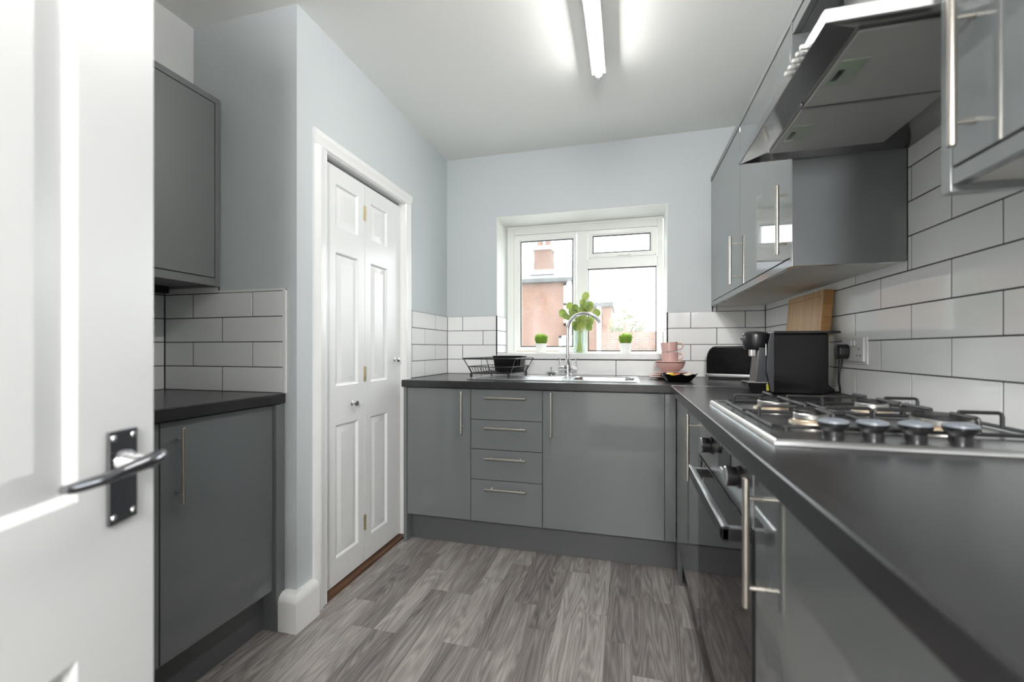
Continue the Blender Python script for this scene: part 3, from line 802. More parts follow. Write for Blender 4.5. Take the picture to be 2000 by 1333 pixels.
# ---- right wall cabinets
FC, CZ0, CZ1 = 0.495, 1.328, 2.080
def wall_unit(name, y0, y1, z0, label, handle=None, doorz=None, body_m='carcass'):
    t = thing(name, (FC, (y0+y1)/2, z0), label, 'cabinet')
    b = B(); b.box(FC+0.021, XR-0.001, y0+0.0005, y1-0.0005, z0+0.012, CZ1-0.001)
    b.build('body', body_m, t)
    bx(FC, FC+0.018, y0+0.0005, y1-0.0005, z0, z0+0.025, bev=0.001).build('light_rail', 'unit', t)
    d = bx(FC, FC+0.019, y0+0.0015, y1-0.0015, (doorz or z0+0.029), CZ1-0.004, bev=0.0009, seg=1).build('door', 'unit', t)
    if handle is not None: bar_handle(d, (FC, handle, 1.484), (0,0,1), (-1,0,0))
    bx(FC+0.018, XR-0.001, y0+0.0005, y1-0.0005, z0+0.002, z0+0.012).build('underside', 'under', t)
    return t
wall_unit('wall_cabinet', 2.148, YB-0.001, CZ0, 'grey gloss corner wall cabinet next to the window wall', 2.205)
wall_unit('wall_cabinet', 1.5275, 2.148, CZ0, 'grey gloss wall cabinet beside the cooker hood, mirroring the window', 1.556)
bx(FC-0.001, XR-0.001, 1.508, 1.527, CZ0-0.002, CZ1, bev=0.001).build('end_panel', 'unit', label='grey wall cabinet end panel facing the cooker hood', cat='panel')
br_ = thing('bridging_cabinet', (FC, 1.18, 2.04), 'slim grey bridging cabinet above the cooker hood', 'cabinet')
bx(FC+0.021, XR-0.001, 0.858, 1.507, 2.040, CZ1-0.001).build('body', 'carcass', br_)
bx(FC, FC+0.019, 0.859, 1.506, 2.040, CZ1-0.004, bev=0.001).build('door', 'unit', br_)
wall_unit('wall_cabinet', 0.26, 0.8345, CZ0, 'grey gloss wall cabinet nearest the camera with a long bar handle', 0.788)
wall_unit('wall_cabinet', -0.05, 0.259, CZ0, 'grey wall cabinet at the near end of the tiled wall', None)
bx(FC-0.001, XR-0.001, 0.835, 0.857, CZ0-0.010, CZ1, bev=0.001).build('end_panel', 'unit', label='grey wall cabinet end panel on the near side of the cooker hood', cat='panel')
bx(FC-0.002, XR-0.001, -0.05, YB-0.001, CZ1+0.001, CZ1+0.030, bev=0.002).build('cornice', 'carcass', label='grey cornice strip along the top of the right wall cabinets', cat='cornice')

# ---- cooker hood
HX, HYa, HYb, HZ = 0.342, 0.888, 1.500, 1.652
hood = thing('cooker_hood', (0.57, 1.19, HZ), 'stainless steel cooker hood with two lamps and five push buttons', 'cooker hood')
h = B()
def rect(x0, x1, y0, y1, z): return [(x0,y0,z),(x1,y0,z),(x1,y1,z),(x0,y1,z)]
t0 = rect(HX, XR-0.001, HYa, HYb, HZ+0.024); t1 = rect(HX, XR-0.001, HYa, HYb, HZ)
t2 = rect(HX+0.004, XR-0.004, HYa+0.004, HYb-0.004, HZ)
t3 = rect(HX+0.070, XR-0.080, HYa+0.046, HYb-0.040, HZ+0.012)
for a, c in ((t2, t3),):
    for k in range(4): h.face([a[k], a[(k+1)%4], c[(k+1)%4], c[k]])
h.face(t3)
bmesh.ops.remove_doubles(h.bm, verts=h.bm.verts[:], dist=1e-5); bmesh.ops.recalc_face_normals(h.bm, faces=h.bm.faces[:])
for f in h.bm.faces:
    if f.normal.z > 0: f.normal_flip()
h.build('canopy', 'hood_band', hood, ang=10)
h = B()
for a, c in ((t0, t1), (t1, t2)):
    for k in range(4): h.face([a[k], a[(k+1)%4], c[(k+1)%4], c[k]])
h.face(t0)
bmesh.ops.remove_doubles(h.bm, verts=h.bm.verts[:], dist=1e-5); bmesh.ops.recalc_face_normals(h.bm, faces=h.bm.faces[:])
h.build('canopy_rim', 'hood', hood, ang=10)
bx(HX+0.001, XR-0.002, HYa-0.0015, HYa-0.0002, HZ+0.0005, HZ+0.0235, bev=0.0004).build('lit_end_strip', 'hood_lit', hood)  # thin strip that carries the painted bright reflection of the near end
for (a, c) in ((HYa+0.050, 1.198), (1.206, HYb-0.044)):
    f_ = bx(HX+0.074, XR-0.084, a, c, HZ+0.0055, HZ+0.012, bev=0.003).build('grease_filter', 'filter', hood)
bx(HX+0.072, XR-0.082, 1.199, 1.205, HZ+0.004, HZ+0.012, bev=0.001).build('filter_rail', 'hood', hood)
for (a, c) in ((1.020, 1.108), (1.290, 1.378)):
    l_ = bx(0.424, 0.474, a, c, HZ+0.003, HZ+0.006, bev=0.001).build('lamp_panel', 'lampglass', hood)
    bx(0.430, 0.441, a+0.03, c-0.02, HZ+0.0015, HZ+0.0035, bev=0.0006).build('latch', 'black', l_)
for k in range(5):
    yk = 0.968 + k*0.021
    bx(HX-0.012, HX+0.002, yk-0.0045, yk+0.0045, HZ+0.008, HZ+0.016, bev=0.002).build('push_button', 'white_plastic', hood)
bx(0.56, XR-0.001, 1.06, 1.34, HZ+0.024, 2.039, bev=0.002).build('duct_cover', 'hood', hood)

# ---- gas hob
hob = thing('gas_hob', (0.50, 1.15, WT), 'stainless gas hob with four burners and black wire pan supports', 'hob')
PX0, PX1, PY0, PY1 = 0.251, 0.751, 0.852, 1.462
h = B()
o0 = rect(PX0, PX1, PY0, PY1, WT+0.001); o1 = rect(PX0+0.001, PX1-0.001, PY0+0.001, PY1-0.001, WT+0.007); o2 = rect(PX0+0.005, PX1-0.005, PY0+0.005, PY1-0.005, WT+0.0115)
o3 = rect(PX0+0.018, PX1-0.018, PY0+0.018, PY1-0.018, WT+0.0105); o4 = rect(PX0+0.024, PX1-0.024, PY0+0.024, PY1-0.024, WT+0.0075)
for a, c in ((o0, o1), (o1, o2), (o2, o3), (o3, o4)):
    for k in range(4): h.face([a[k], a[(k+1)%4], c[(k+1)%4], c[k]])
bmesh.ops.remove_doubles(h.bm, verts=h.bm.verts[:], dist=1e-5); bmesh.ops.recalc_face_normals(h.bm, faces=h.bm.faces[:])
h.build('hob_rim', 'stainless', hob, ang=50)
h = B(); h.face(o4)
for f in h.bm.faces:
    if f.normal.z < 0: f.normal_flip()
h.build('hob_plate', 'hobsteel', hob, ang=40)
ZP = WT + 0.0075
for (bxx, byy, br0) in ((0.395, 1.335, 0.040), (0.395, 1.095, 0.032), (0.625, 1.345, 0.034), (0.625, 1.085, 0.046)):
    bu = B().lathe([(br0*1.32, 0), (br0*1.28, 0.003), (br0*1.08, 0.005), (br0*1.0, 0.008), (0.0001, 0.008)], (bxx, byy, ZP), 28).build('burner', 'brassring', hob)
    rg = B().lathe([(br0*0.92, 0.008), (br0*1.05, 0.010), (br0*1.05, 0.0195), (br0*0.98, 0.0215), (0.0001, 0.0215)], (bxx, byy, ZP), 28)
    rg.build('burner_ring', 'alu', bu)
    B().lathe([(br0*0.90, 0.021), (br0*0.98, 0.0225), (br0*0.98, 0.027), (br0*0.90, 0.029), (0.0001, 0.0295)], (bxx, byy, ZP), 28).build('burner_cap', 'black_matt', bu)
def pan_support(y0, y1, burners):
    b = B(); r = 0.0038; zl, zt = ZP+0.006, WT+0.042
    x0, x1 = 0.292, 0.726
    def rc(pts, closed=False): b.tube(pts, r, 8, closed=closed)
    rc([(x0, y0+0.012, zl), (x0, y1-0.012, zl), (x0+0.012, y1, zl), (x1-0.012, y1, zl), (x1, y1-0.012, zl), (x1, y0+0.012, zl), (x1-0.012, y0, zl), (x0+0.012, y0, zl)], True)
    xm = (x0+x1)/2
    rc([(xm, y0, zl), (xm, y1, zl)])
    for (cx_, cy_, br0) in burners:
        xa, xb = (x0, xm) if cx_ < xm else (xm, x1)
        for (sx_, sy_) in ((xa, cy_), (xb, cy_), (cx_, y0), (cx_, y1)):
            v = Vector((cx_ - sx_, cy_ - sy_, 0)); L_ = v.length; v.normalize()
            s0 = Vector((sx_, sy_, zl))
            top = Vector((sx_, sy_, zt)) + v*0.006
            end = Vector((cx_, cy_, zt)) - v*0.030
            rc([s0, Vector((sx_, sy_, zt-0.008)), Vector((sx_, sy_, zt-0.002)) + v*0.002, top, end, end + Vector((0,0,-0.004))])
    for (fx, fy) in ((x0+0.02, y0), (x1-0.02, y0), (x0+0.02, y1), (x1-0.02, y1)):
        b.tube([(fx, fy, zl), (fx, fy, ZP)], 0.005, 8)
    return b.build('pan_support', 'black_matt', hob)
pan_support(1.216, 1.440, [(0.395, 1.335, 0), (0.625, 1.345, 0)])
pan_support(0.985, 1.208, [(0.395, 1.095, 0), (0.625, 1.085, 0)])
for kx in (0.374, 0.437, 0.502, 0.568):
    k_ = B().lathe([(0.0001, 0), (0.017, 0), (0.016, 0.010), (0.019, 0.014), (0.0235, 0.019), (0.0250, 0.026), (0.0001, 0.026)], (kx, 0.936, ZP), 28).build('knob', 'black', hob)
    B().lathe([(0.0250, 0.026), (0.0242, 0.0295), (0.016, 0.0325), (0.0001, 0.033)], (kx, 0.936, ZP), 28).build('knob_top', 'knob_top', k_)

# ---- sink, tap, strainer
sink = thing('sink', (-0.4, 2.5, WT), 'stainless steel inset sink with drainer on the left', 'sink')
s_ = B()
KX0, KX1, KY0, KY1 = -0.862, 0.072, 2.265, 2.745
def rr(x0, x1, y0, y1, z, rad, n=5):
    o = []
    for cx_, cy_, a0 in ((x1-rad, y1-rad, 0), (x0+rad, y1-rad, 90), (x0+rad, y0+rad, 180), (x1-rad, y0+rad, 270)):
        for k in range(n+1):
            a = R(a0 + 90*k/n); o.append((cx_+rad*math.cos(a), cy_+rad*math.sin(a), z))
    return o
def strip(b, a, c):
    n = len(a)
    for k in range(n): b.face([a[k], a[(k+1)%n], c[(k+1)%n], c[k]])
zt = WT + 0.005
b0 = rr(SX0, SX1, SY0, SY1, zt, 0.055); b1 = rr(SX0+0.006, SX1-0.006, SY0+0.006, SY1-0.006, zt-0.006, 0.052); b2 = rr(SX0+0.018, SX1-0.018, SY0+0.018, SY1-0.018, zt-0.145, 0.05); b3 = rr(SX0+0.05, SX1-0.05, SY0+0.05, SY1-0.05, zt-0.155, 0.04)
bb0 = rr(SX0-0.03, KX1-0.006, KY0+0.006, KY1-0.006, zt, 0.02)
strip(s_, bb0, b0); strip(s_, b0, b1); strip(s_, b1, b2); strip(s_, b2, b3); s_.face(b3)
e1 = rr(SX0-0.03, KX1, KY0, KY1, WT+0.0005, 0.022); strip(s_, e1, bb0)
# drainer side: shallow ribbed tray
dx = [KX0, KX0+0.012]
s_.box(KX0, SX0-0.028, KY0, KY1, WT+0.0005, WT+0.0035, bev=0.001)
s_.box(KX0, SX0-0.028, KY0, KY0+0.035, WT+0.003, WT+0.006, bev=0.001); s_.box(KX0, SX0-0.028, KY1-0.10, KY1, WT+0.003, WT+0.006, bev=0.001); s_.box(KX0, KX0+0.03, KY0+0.03, KY1-0.09, WT+0.003, WT+0.006, bev=0.001)
bmesh.ops.remove_doubles(s_.bm, verts=s_.bm.verts[:], dist=1e-5); bmesh.ops.recalc_face_normals(s_.bm, faces=s_.bm.faces[:])
s_.build('sink_body', 'stainless', sink)
for k in range(9):
    yy = KY0 + 0.06 + k*0.036
    bx(KX0+0.06, SX0-0.06, yy, yy+0.012, WT+0.003, WT+0.0055, bev=0.002).build('drainer_rib', 'stainless', sink)
B().lathe([(0.0001, 0), (0.038, 0), (0.040, 0.002), (0.030, 0.003), (0.0001, 0.002)], ((SX0+SX1)/2, (SY0+SY1)/2, zt-0.1545), 24).build('drain', 'chrome', sink)

tap = thing('kitchen_tap', (-0.355, 2.700, WT+0.005), 'chrome swan neck mixer tap with two upright levers', 'tap')
tx, ty, tz = -0.355, 2.700, WT+0.006
B().lathe([(0.0001, 0), (0.027, 0), (0.027, 0.005), (0.021, 0.012), (0.020, 0.030), (0.024, 0.045), (0.023, 0.062), (0.017, 0.085), (0.0125, 0.105), (0.0001, 0.105)], (tx, ty, tz), 24).build('tap_body', 'chrome', tap)
pts = [(tx, ty, tz+0.09), (tx, ty, tz+0.20), (tx, ty, tz+0.285)]
cx0, rad = tx + 0.103, 0.103
for k in range(1, 15):
    a = R(180 - k*158/14)
    pts.append((cx0 + rad*math.cos(a), ty - 0.02*(k/14), tz + 0.285 + rad*math.sin(a)*0.97))
B().tube(pts, 0.0105, 16).build('spout', 'chrome', tap)
for s__ in (-1, 1):
    v = B().tube([(tx + s__*0.012, ty, tz+0.045), (tx + s__*0.030, ty, tz+0.046), (tx + s__*0.033, ty, tz+0.046), (tx + s__*0.055, ty, tz+0.046)], [0.0095, 0.0095, 0.0125, 0.0125], 16)
    q = v.build('valve', 'chrome', tap)
    B().tube([(tx + s__*0.049, ty, tz+0.05), (tx + s__*0.050, ty, tz+0.075), (tx + s__*0.051, ty, tz+0.108)], [0.0045, 0.0042, 0.0052], 12).build('lever', 'chrome', q)

st = thing('sink_strainer', (-0.452, 2.66, WT+0.006), 'chrome sink strainer plug lying on the drainer beside the tap', 'strainer')
B().lathe([(0.0001, 0.0), (0.018, 0.0), (0.021, 0.010), (0.037, 0.019), (0.040, 0.022), (0.037, 0.025), (0.022, 0.024), (0.015, 0.030), (0.0001, 0.032)], (-0.452, 2.66, WT+0.0062), 28).build('basket', 'stainless', st)
B().tube([(-0.452, 2.66, WT+0.036), (-0.452, 2.66, WT+0.052), (-0.452, 2.66, WT+0.058)], [0.003, 0.003, 0.0055], 10).build('pull', 'chrome', st)
for k in range(14):
    a = k*2*math.pi/14
    B().lathe([(0.0001, 0), (0.0028, 0), (0.0028, 0.0015), (0.0001, 0.0015)], (-0.452+0.0285*math.cos(a), 2.66+0.0285*math.sin(a), WT+0.0142), 8).build('hole', 'black', st)

# ---- dish rack with a black washing bowl
RKX, RKY, RKW, RKD = -0.745, 2.515, 0.245, 0.30
RA = R(-7)
rack = thing('dish_rack', (RKX, RKY, WT+0.0065), 'black wire dish rack standing on the sink drainer', 'dish rack', rz=RA)
def rl(b, pts, r, closed=False): return b.tube(pts, r, 8, closed=closed)
bw, bd, tw, td, zb, zm, zt_ = RKW/2, RKD/2, RKW/2+0.042, RKD/2+0.03, 0.024, 0.062, 0.110
b = B()
def rrect(w_, d_, z_): return [(-w_+0.02,-d_,z_),(w_-0.02,-d_,z_),(w_,-d_+0.02,z_),(w_,d_-0.02,z_),(w_-0.02,d_,z_),(-w_+0.02,d_,z_),(-w_,d_-0.02,z_),(-w_,-d_+0.02,z_)]
rl(b, rrect(tw, td, zt_), 0.0032, True); b.build('top_rim', 'black_matt', rack, local=True)
b = B(); rl(b, rrect(bw+0.018, bd+0.012, zm), 0.0024, True); b.build('middle_rim', 'black_matt', rack, local=True)
b = B(); rl(b, rrect(bw, bd, zb), 0.003, True); b.build('base_rim', 'black_matt', rack, local=True)
for sx_ in (-1, 1):
    for sy_ in (-1, 1):
        b = B(); rl(b, [(sx_*bw, sy_*(bd-0.02), zb), (sx_*tw, sy_*(td-0.025), zt_)], 0.0026); b.build('corner_wire', 'black_matt', rack, local=True)
        B().lathe([(0.0001, 0), (0.006, 0), (0.0075, 0.004), (0.0075, 0.022), (0.006, 0.028), (0.0001, 0.028)], (sx_*(bw-0.004), sy_*(bd-0.006), 0.0), 12).build('foot', 'black', rack, local=True)
for k in range(15):
    x = -bw + 0.012 + k*(2*bw-0.024)/14
    b = B(); rl(b, [(x*1.12, -bd-0.012, zm), (x, -bd, zb+0.004), (x, -bd+0.004, zb), (x, bd-0.004, zb), (x, bd, zb+0.004), (x*1.12, bd+0.012, zm)], 0.0016); b.build('rack_wire', 'black_matt', rack, local=True)
for k in range(11):
    y = -bd + 0.03 + k*(2*bd-0.06)/10
    b = B(); rl(b, [(-bw-0.018, y*1.06, zm), (-bw, y, zb), (bw, y, zb), (bw+0.018, y*1.06, zm)], 0.0016); b.build('rack_wire', 'black_matt', rack, local=True)
cad = thing('cutlery_caddy', (-0.690, 2.545, WT+0.036), 'glossy black oblong tub sitting in the dish rack', 'tub', rz=RA)
b = B()
def rrz(w_, d_, z_, rad): return rr(-w_, w_, -d_, d_, z_, rad, 4)
o_ = [rrz(0.078, 0.050, 0.0, 0.016), rrz(0.090, 0.060, 0.088, 0.018), rrz(0.094, 0.064, 0.090, 0.02), rrz(0.094, 0.064, 0.094, 0.02), rrz(0.087, 0.057, 0.093, 0.016), rrz(0.075, 0.047, 0.004, 0.014)]
for a, c in zip(o_[:-1], o_[1:]): strip(b, a, c)
b.face(o_[0]); b.face(o_[-1])
bmesh.ops.remove_doubles(b.bm, verts=b.bm.verts[:], dist=1e-6); bmesh.ops.recalc_face_normals(b.bm, faces=b.bm.faces[:])
b.build('tub', 'black_gloss', cad, local=True)

# ---- pink crockery
CX, CY = 0.243, 2.62
z = WT + 0.0005
plate_lab = ['bottom and widest of the pink plates beside the window', 'middle pink plate of the stack under the bowls', 'top and smallest pink plate, right under the bowls']
for k, (pr_, off) in enumerate(((0.122, (0.0, 0.0)), (0.112, (0.008, -0.004)), (0.092, (0.002, 0.0)))):
    b = B().lathe([(0.0001, 0.0), (pr_*0.55, 0.0), (pr_*0.60, 0.004), (pr_*0.97, 0.013), (pr_, 0.015), (pr_*0.98, 0.0175), (pr_*0.62, 0.0085), (0.0001, 0.007)], (CX+off[0], CY+off[1], z), 40)
    b.build('plate', 'pink', label=plate_lab[k], cat='plate', group='pink plates')
    z += 0.0115
z += 0.008
r0 = 0.082
b = B().lathe([(0.0001, 0.0), (r0*0.52, 0.0), (r0*0.56, 0.004), (r0*0.88, 0.024), (r0*0.99, 0.046), (r0, 0.050), (r0*0.96, 0.050), (r0*0.84, 0.026), (r0*0.5, 0.0085), (0.0001, 0.0075)], (CX-0.002, CY, z), 40)
b.build('bowl', 'pink', label='pink bowl standing on the stack of plates', cat='bowl')
z += 0.0505
b = B().lathe([(0.0001, 0.0), (r0*0.90, 0.0), (r0*1.0, 0.004), (r0*1.01, 0.010), (r0*0.97, 0.010), (r0*0.88, 0.005), (0.0001, 0.005)], (CX-0.002, CY, z), 40)
b.build('saucer', 'pink', label='pink saucer lying on the bowl under the mugs', cat='saucer')
z += 0.0058
def mug(cx_, cy_, z0, tilt, ang, label):
    t = thing('mug', (cx_, cy_, z0), label, 'mug', 'pink mugs', rz=ang)
    t.rotation_euler = (0, tilt, ang)
    B().lathe([(0.0001, 0), (0.041, 0), (0.0435, 0.003), (0.0455, 0.049), (0.0465, 0.053), (0.0440, 0.053), (0.0430, 0.048), (0.0410, 0.006), (0.0001, 0.005)], (0, 0, 0), 36).build('cup', 'pink', t, local=True)
    pts = [(0.0435, 0, 0.045)]
    for k in range(9):
        a = R(75 - k*150/8); pts.append((0.053 + 0.019*math.cos(a), 0, 0.029 + 0.017*math.sin(a)))
    pts.append((0.0415, 0, 0.012))
    B().tube(pts, 0.0042, 10).build('handle', 'pink', t, local=True)
    return t
zm1 = z
mug(CX-0.003, CY, zm1, 0.0, R(-22), 'lower pink mug standing in the bowl')
mug(CX-0.004, CY, zm1 + 0.0565, R(-4), R(-6), 'upper tilted pink mug on top of the stack')

# scalloped black snack dish
dsh = thing('snack_dish', (0.265, 2.425, WT), 'black scalloped dish of snacks in front of the pink plates', 'dish')
b = B(); seg = 48
prof = [(0.055, 0.0), (0.060, 0.002), (0.082, 0.026), (0.092, 0.038), (0.089, 0.039), (0.078, 0.026), (0.055, 0.006)]
rings = []
for r0, h0 in prof:
    ring = []
    for k in range(seg):
        a = k*2*math.pi/seg; f_ = 1 + 0.05*math.cos(a*8)*(h0/0.038)
        ring.append(b.bm.verts.new((0.265 + r0*f_*math.cos(a), 2.425 + r0*f_*math.sin(a), WT+0.0005 + h0*(1 + 0.10*math.cos(a*8)))))
    rings.append(ring)
for i in range(len(rings)-1):
    for k in range(seg): b.bm.faces.new((rings[i][k], rings[i][(k+1)%seg], rings[i+1][(k+1)%seg], rings[i+1][k]))
b.bm.faces.new(rings[0]); b.bm.faces.new(rings[-1]); bmesh.ops.recalc_face_normals(b.bm, faces=b.bm.faces[:])
b.build('dish', 'black_gloss', dsh)
def snack(x, y, z0, r, m, label, flat=0.5, seed=0):
    rg = random.Random(seed); b = B()
    bmesh.ops.create_icosphere(b.bm, subdivisions=2, radius=r)
    for v in b.bm.verts:
        v.co = v.co * (1 + rg.uniform(-0.16, 0.16)); v.co.z *= flat
    b.rot(rg.uniform(0, 3), 'Z', (0,0,0)); b.move((x, y, z0))
    b.build('snack', m, label=label, cat='snack', group='snacks in the black dish', ang=50)
snack(0.222, 2.405, WT+0.031, 0.026, 'yellow', 'yellow snack at the left of the black dish', 0.55, 1)
snack(0.258, 2.445, WT+0.030, 0.022, 'orange', 'orange red snack in the middle of the black dish', 0.6, 2)
snack(0.275, 2.395, WT+0.026, 0.021, 'orange', 'orange snack at the front of the black dish', 0.5, 3)
snack(0.302, 2.420, WT+0.029, 0.024, 'cream', 'cream wrapped snack on the right of the black dish', 0.5, 4)
snack(0.322, 2.455, WT+0.034, 0.018, 'cream', 'small pale snack at the far right rim of the black dish', 0.6, 5)

# ---- toaster
ta = R(20)
toa = thing('toaster', (0.590, 2.700, WT), 'black ribbed toaster with chrome base band in the corner', 'toaster', rz=-ta)
TL, TD, TH = 0.130, 0.085, 0.190
b = B()
prof = []
for k in range(7): 
    a = R(90*k/6); prof.append((-TL + 0.052*(1-math.cos(a))*0.9, 0.112 + 0.074*math.sin(a)))
half = [(-TL, 0.030)] + prof
pl = half + [(-x, z_) for x, z_ in reversed(half)]
b.prism(pl, 1, -TD, TD, bev=0.010, seg=3)
sh = b.build('shell', 'black_gloss', toa, local=True, ang=40)
b = B().box(-TL-0.002, TL+0.002, -TD-0.002, TD+0.002, 0.014, 0.032, bev=0.003); b.build('base_band', 'stainless', toa, local=True)
b = B().box(-TL+0.01, TL-0.01, -TD+0.01, TD-0.01, 0.0, 0.016, bev=0.002); b.build('base', 'black', toa, local=True)
for row in range(9):
    for c_ in range(16):
        x = -0.104 + c_*0.0138 + (0.0069 if row % 2 else 0); zz = 0.044 + row*0.0148
        if abs(x) > 0.112 - (0.018 if row > 7 else 0): continue
        bb = B(); bb.lathe([(0.0056, 0.0), (0.0036, 0.0032), (0.0001, 0.0036)], (0, 0, 0), 6).xf(lambda c: (x + c.x, -TD - c.z + 0.0002, zz + c.y*1.45))
        bb.build('stud', 'black_gloss', sh, local=True)
for sy_ in (-0.034, 0.034):
    bx(-0.095, 0.095, sy_-0.014, sy_+0.014, 0.1845, 0.1868, bev=0.001).build('slot', 'dark_grey', toa, local=True)
bx(-0.105, 0.105, -0.060, 0.060, 0.183, 0.1855, bev=0.001).build('top_plate', 'stainless', toa, local=True)
for k in range(3):
    B().lathe([(0.0001, 0), (0.0052, 0), (0.0052, 0.003), (0.0001, 0.0035)], (TL, 0.0, 0), 12, axis=0).move((0, -0.045, 0.052 + k*0.019)).build('button', 'stainless', toa, local=True)
bx(TL, TL+0.022, -0.018, 0.018, 0.115, 0.129, bev=0.004).build('lever', 'black', toa, local=True)

# ---- coffee machine (faces the room, its side towards the camera)
cm = thing('coffee_machine', (0.62, 1.87, WT), 'black capsule coffee machine beside the hob with clear water tank at the back', 'coffee machine')
cy0, cy1 = 1.895, 2.060
def cmx(c):   # fit the machine to its spot: depth, width and height
    x = 0.519 + (c.x-0.545)*0.955 if c.x > 0.545 else 0.519 - (0.545-c.x)*0.92
    return (x, 1.800 + (c.y-1.895)*0.80, c.z)
b = B()
b.prism([(0.545, WT+0.004), (0.735, WT+0.004), (0.768, WT+0.022), (0.742, WT+0.040), (0.742, WT+0.228), (0.545, WT+0.228), (0.537, WT+0.20), (0.531, WT+0.09)], 1, cy0, cy1, bev=0.008, seg=3)
body = b.xf(cmx).build('body', 'black_gloss', cm)
b = B().prism([(0.553, WT+0.228), (0.782, WT+0.228), (0.780, WT+0.2365), (0.556, WT+0.238)], 1, cy0-0.002, cy1+0.002, bev=0.003); b.xf(cmx).build('top_cover', 'black', cm)
b = B().prism([(0.546, WT+0.012), (0.556, WT+0.012), (0.557, WT+0.232), (0.545, WT+0.232), (0.535, WT+0.19), (0.530, WT+0.09)], 1, cy0-0.004, cy0+0.004, bev=0.002); b.xf(cmx).build('side_trim', 'dark_grey', cm)
bx(0.744, 0.776, cy0+0.01, cy1-0.01, WT+0.034, WT+0.224, bev=0.005).xf(cmx).build('water_tank', 'clear', cm)
# brew head
b = B().lathe([(0.0001, 0.0), (0.036, 0.0), (0.043, 0.008), (0.047, 0.026), (0.049, 0.054), (0.045, 0.064), (0.028, 0.070), (0.0001, 0.072)], (0.507, 1.977, WT+0.168), 32, sx=1.05, sy=1.2); b.xf(cmx).build('brew_head', 'black', cm)
b = B().prism([(0.452, WT+0.215), (0.470, WT+0.188), (0.492, WT+0.186), (0.500, WT+0.222), (0.470, WT+0.228)], 1, 1.945, 2.01, bev=0.004); b.xf(cmx).build('capsule_lever', 'black', cm)
bx(0.486, 0.506, 1.955, 1.999, WT+0.142, WT+0.172, bev=0.003).xf(cmx).build('spout', 'stainless', cm)
b = B().prism([(0.494, WT+0.030), (0.548, WT+0.030), (0.548, WT+0.176), (0.510, WT+0.176)], 1, 1.92, 2.035, bev=0.003); b.xf(cmx).build('front_column', 'dark_grey', cm)
b = B().prism([(0.463, WT+0.040), (0.470, WT+0.016), (0.492, WT+0.004), (0.548, WT+0.004), (0.548, WT+0.042)], 1, 1.915, 2.04, bev=0.004); b.xf(cmx).build('drip_tray', 'black_gloss', cm)
bx(0.466, 0.546, 1.918, 2.037, WT+0.042, WT+0.0455, bev=0.001).xf(cmx).build('drip_grid', 'stainless', cm)
bx(0.534, 0.545, 1.9125, 1.916, WT+0.014, WT+0.040, bev=0.001).xf(cmx).build('tray_clip', 'lime', cm)
bx(0.528, 0.5315, 1.90, 1.915, WT+0.145, WT+0.19, bev=0.001).xf(cmx).build('chrome_accent', 'stainless', cm)

# ---- socket and plug
so = thing('wall_socket', (XR, 1.805, 1.02), 'white double wall socket on the tiles beside the coffee machine', 'socket')
bx(XR-0.010, XR-0.0002, 1.732, 1.880, 1.026, 1.110, bev=0.002).build('face_plate', 'white_plastic', so)
bx(XR-0.004, XR-0.0001, 1.718, 1.894, 1.018, 1.116, bev=0.001).build('back_plate', 'white_plastic', so)
for yk in (1.79, 1.812):
    bx(XR-0.0135, XR-0.009, yk-0.006, yk+0.006, 1.082, 1.100, bev=0.0015).build('switch', 'gloss_white', so)
for (dy, dz_, hw, hh_) in ((0.0, 0.052, 0.002, 0.004), (-0.011, 0.030, 0.004, 0.002), (0.011, 0.030, 0.004, 0.002)):
    bx(XR-0.0104, XR-0.0095, 1.760+dy-hw, 1.760+dy+hw, 1.018+dz_-hh_, 1.018+dz_+hh_).build('pin_hole', 'dark_grey', so)
pg = thing('plug', (XR-0.03, 1.852, 1.03), 'black three pin plug and flex in the wall socket', 'plug')
b = B().prism([(1.816, 1.050), (1.824, 1.034), (1.856, 1.034), (1.864, 1.050), (1.864, 1.076), (1.854, 1.088), (1.826, 1.088), (1.816, 1.076)], 0, XR-0.044, XR-0.0102, bev=0.005); b.build('plug_body', 'black', pg)
b = B().tube([(XR-0.030, 1.840, 1.036), (XR-0.031, 1.841, 1.010), (XR-0.033, 1.846, 0.985), (XR-0.030, 1.855, 0.950), (XR-0.022, 1.865, 0.920), (XR-0.016, 1.880, 0.908), (XR-0.016, 1.94, 0.905), (XR-0.018, 1.985, 0.905)], [0.0065, 0.006, 0.0042, 0.0036, 0.0036, 0.0036, 0.0036, 0.0036], 10); b.build('flex', 'black', pg)

# ---- chopping board leaning on the tiles
cb_ = thing('chopping_board', (0.75, 2.2, WT), 'thick bamboo chopping board leaning on the tiles behind the coffee machine', 'chopping board')
cb_.rotation_euler = (0, R(4.6), 0)
cb_.location = (0.722, 2.140, WT + 0.003)
bx(-0.005, 0.030, -0.190, 0.190, 0.0, 0.405, bev=0.004).build('board', 'bamboo', cb_, local=True)
for y_ in (-0.1905, 0.1895):
    bx(-0.0045, 0.0295, y_, y_+0.001, 0.004, 0.401).build('end_grain', 'bamboo_end', cb_, local=True)
gr = B()
def ringbox(b, x, y0, y1, z0, z1, w_):
    b.box(x-0.0004, x, y0, y1, z0, z0+w_); b.box(x-0.0004, x, y0, y1, z1-w_, z1); b.box(x-0.0004, x, y0, y0+w_, z0+w_, z1-w_); b.box(x-0.0004, x, y1-w_, y1, z0+w_, z1-w_)
ringbox(gr, -0.005, -0.168, 0.168, 0.022, 0.383, 0.006)
gr.build('juice_groove', 'bamboo_end', cb_, local=True)

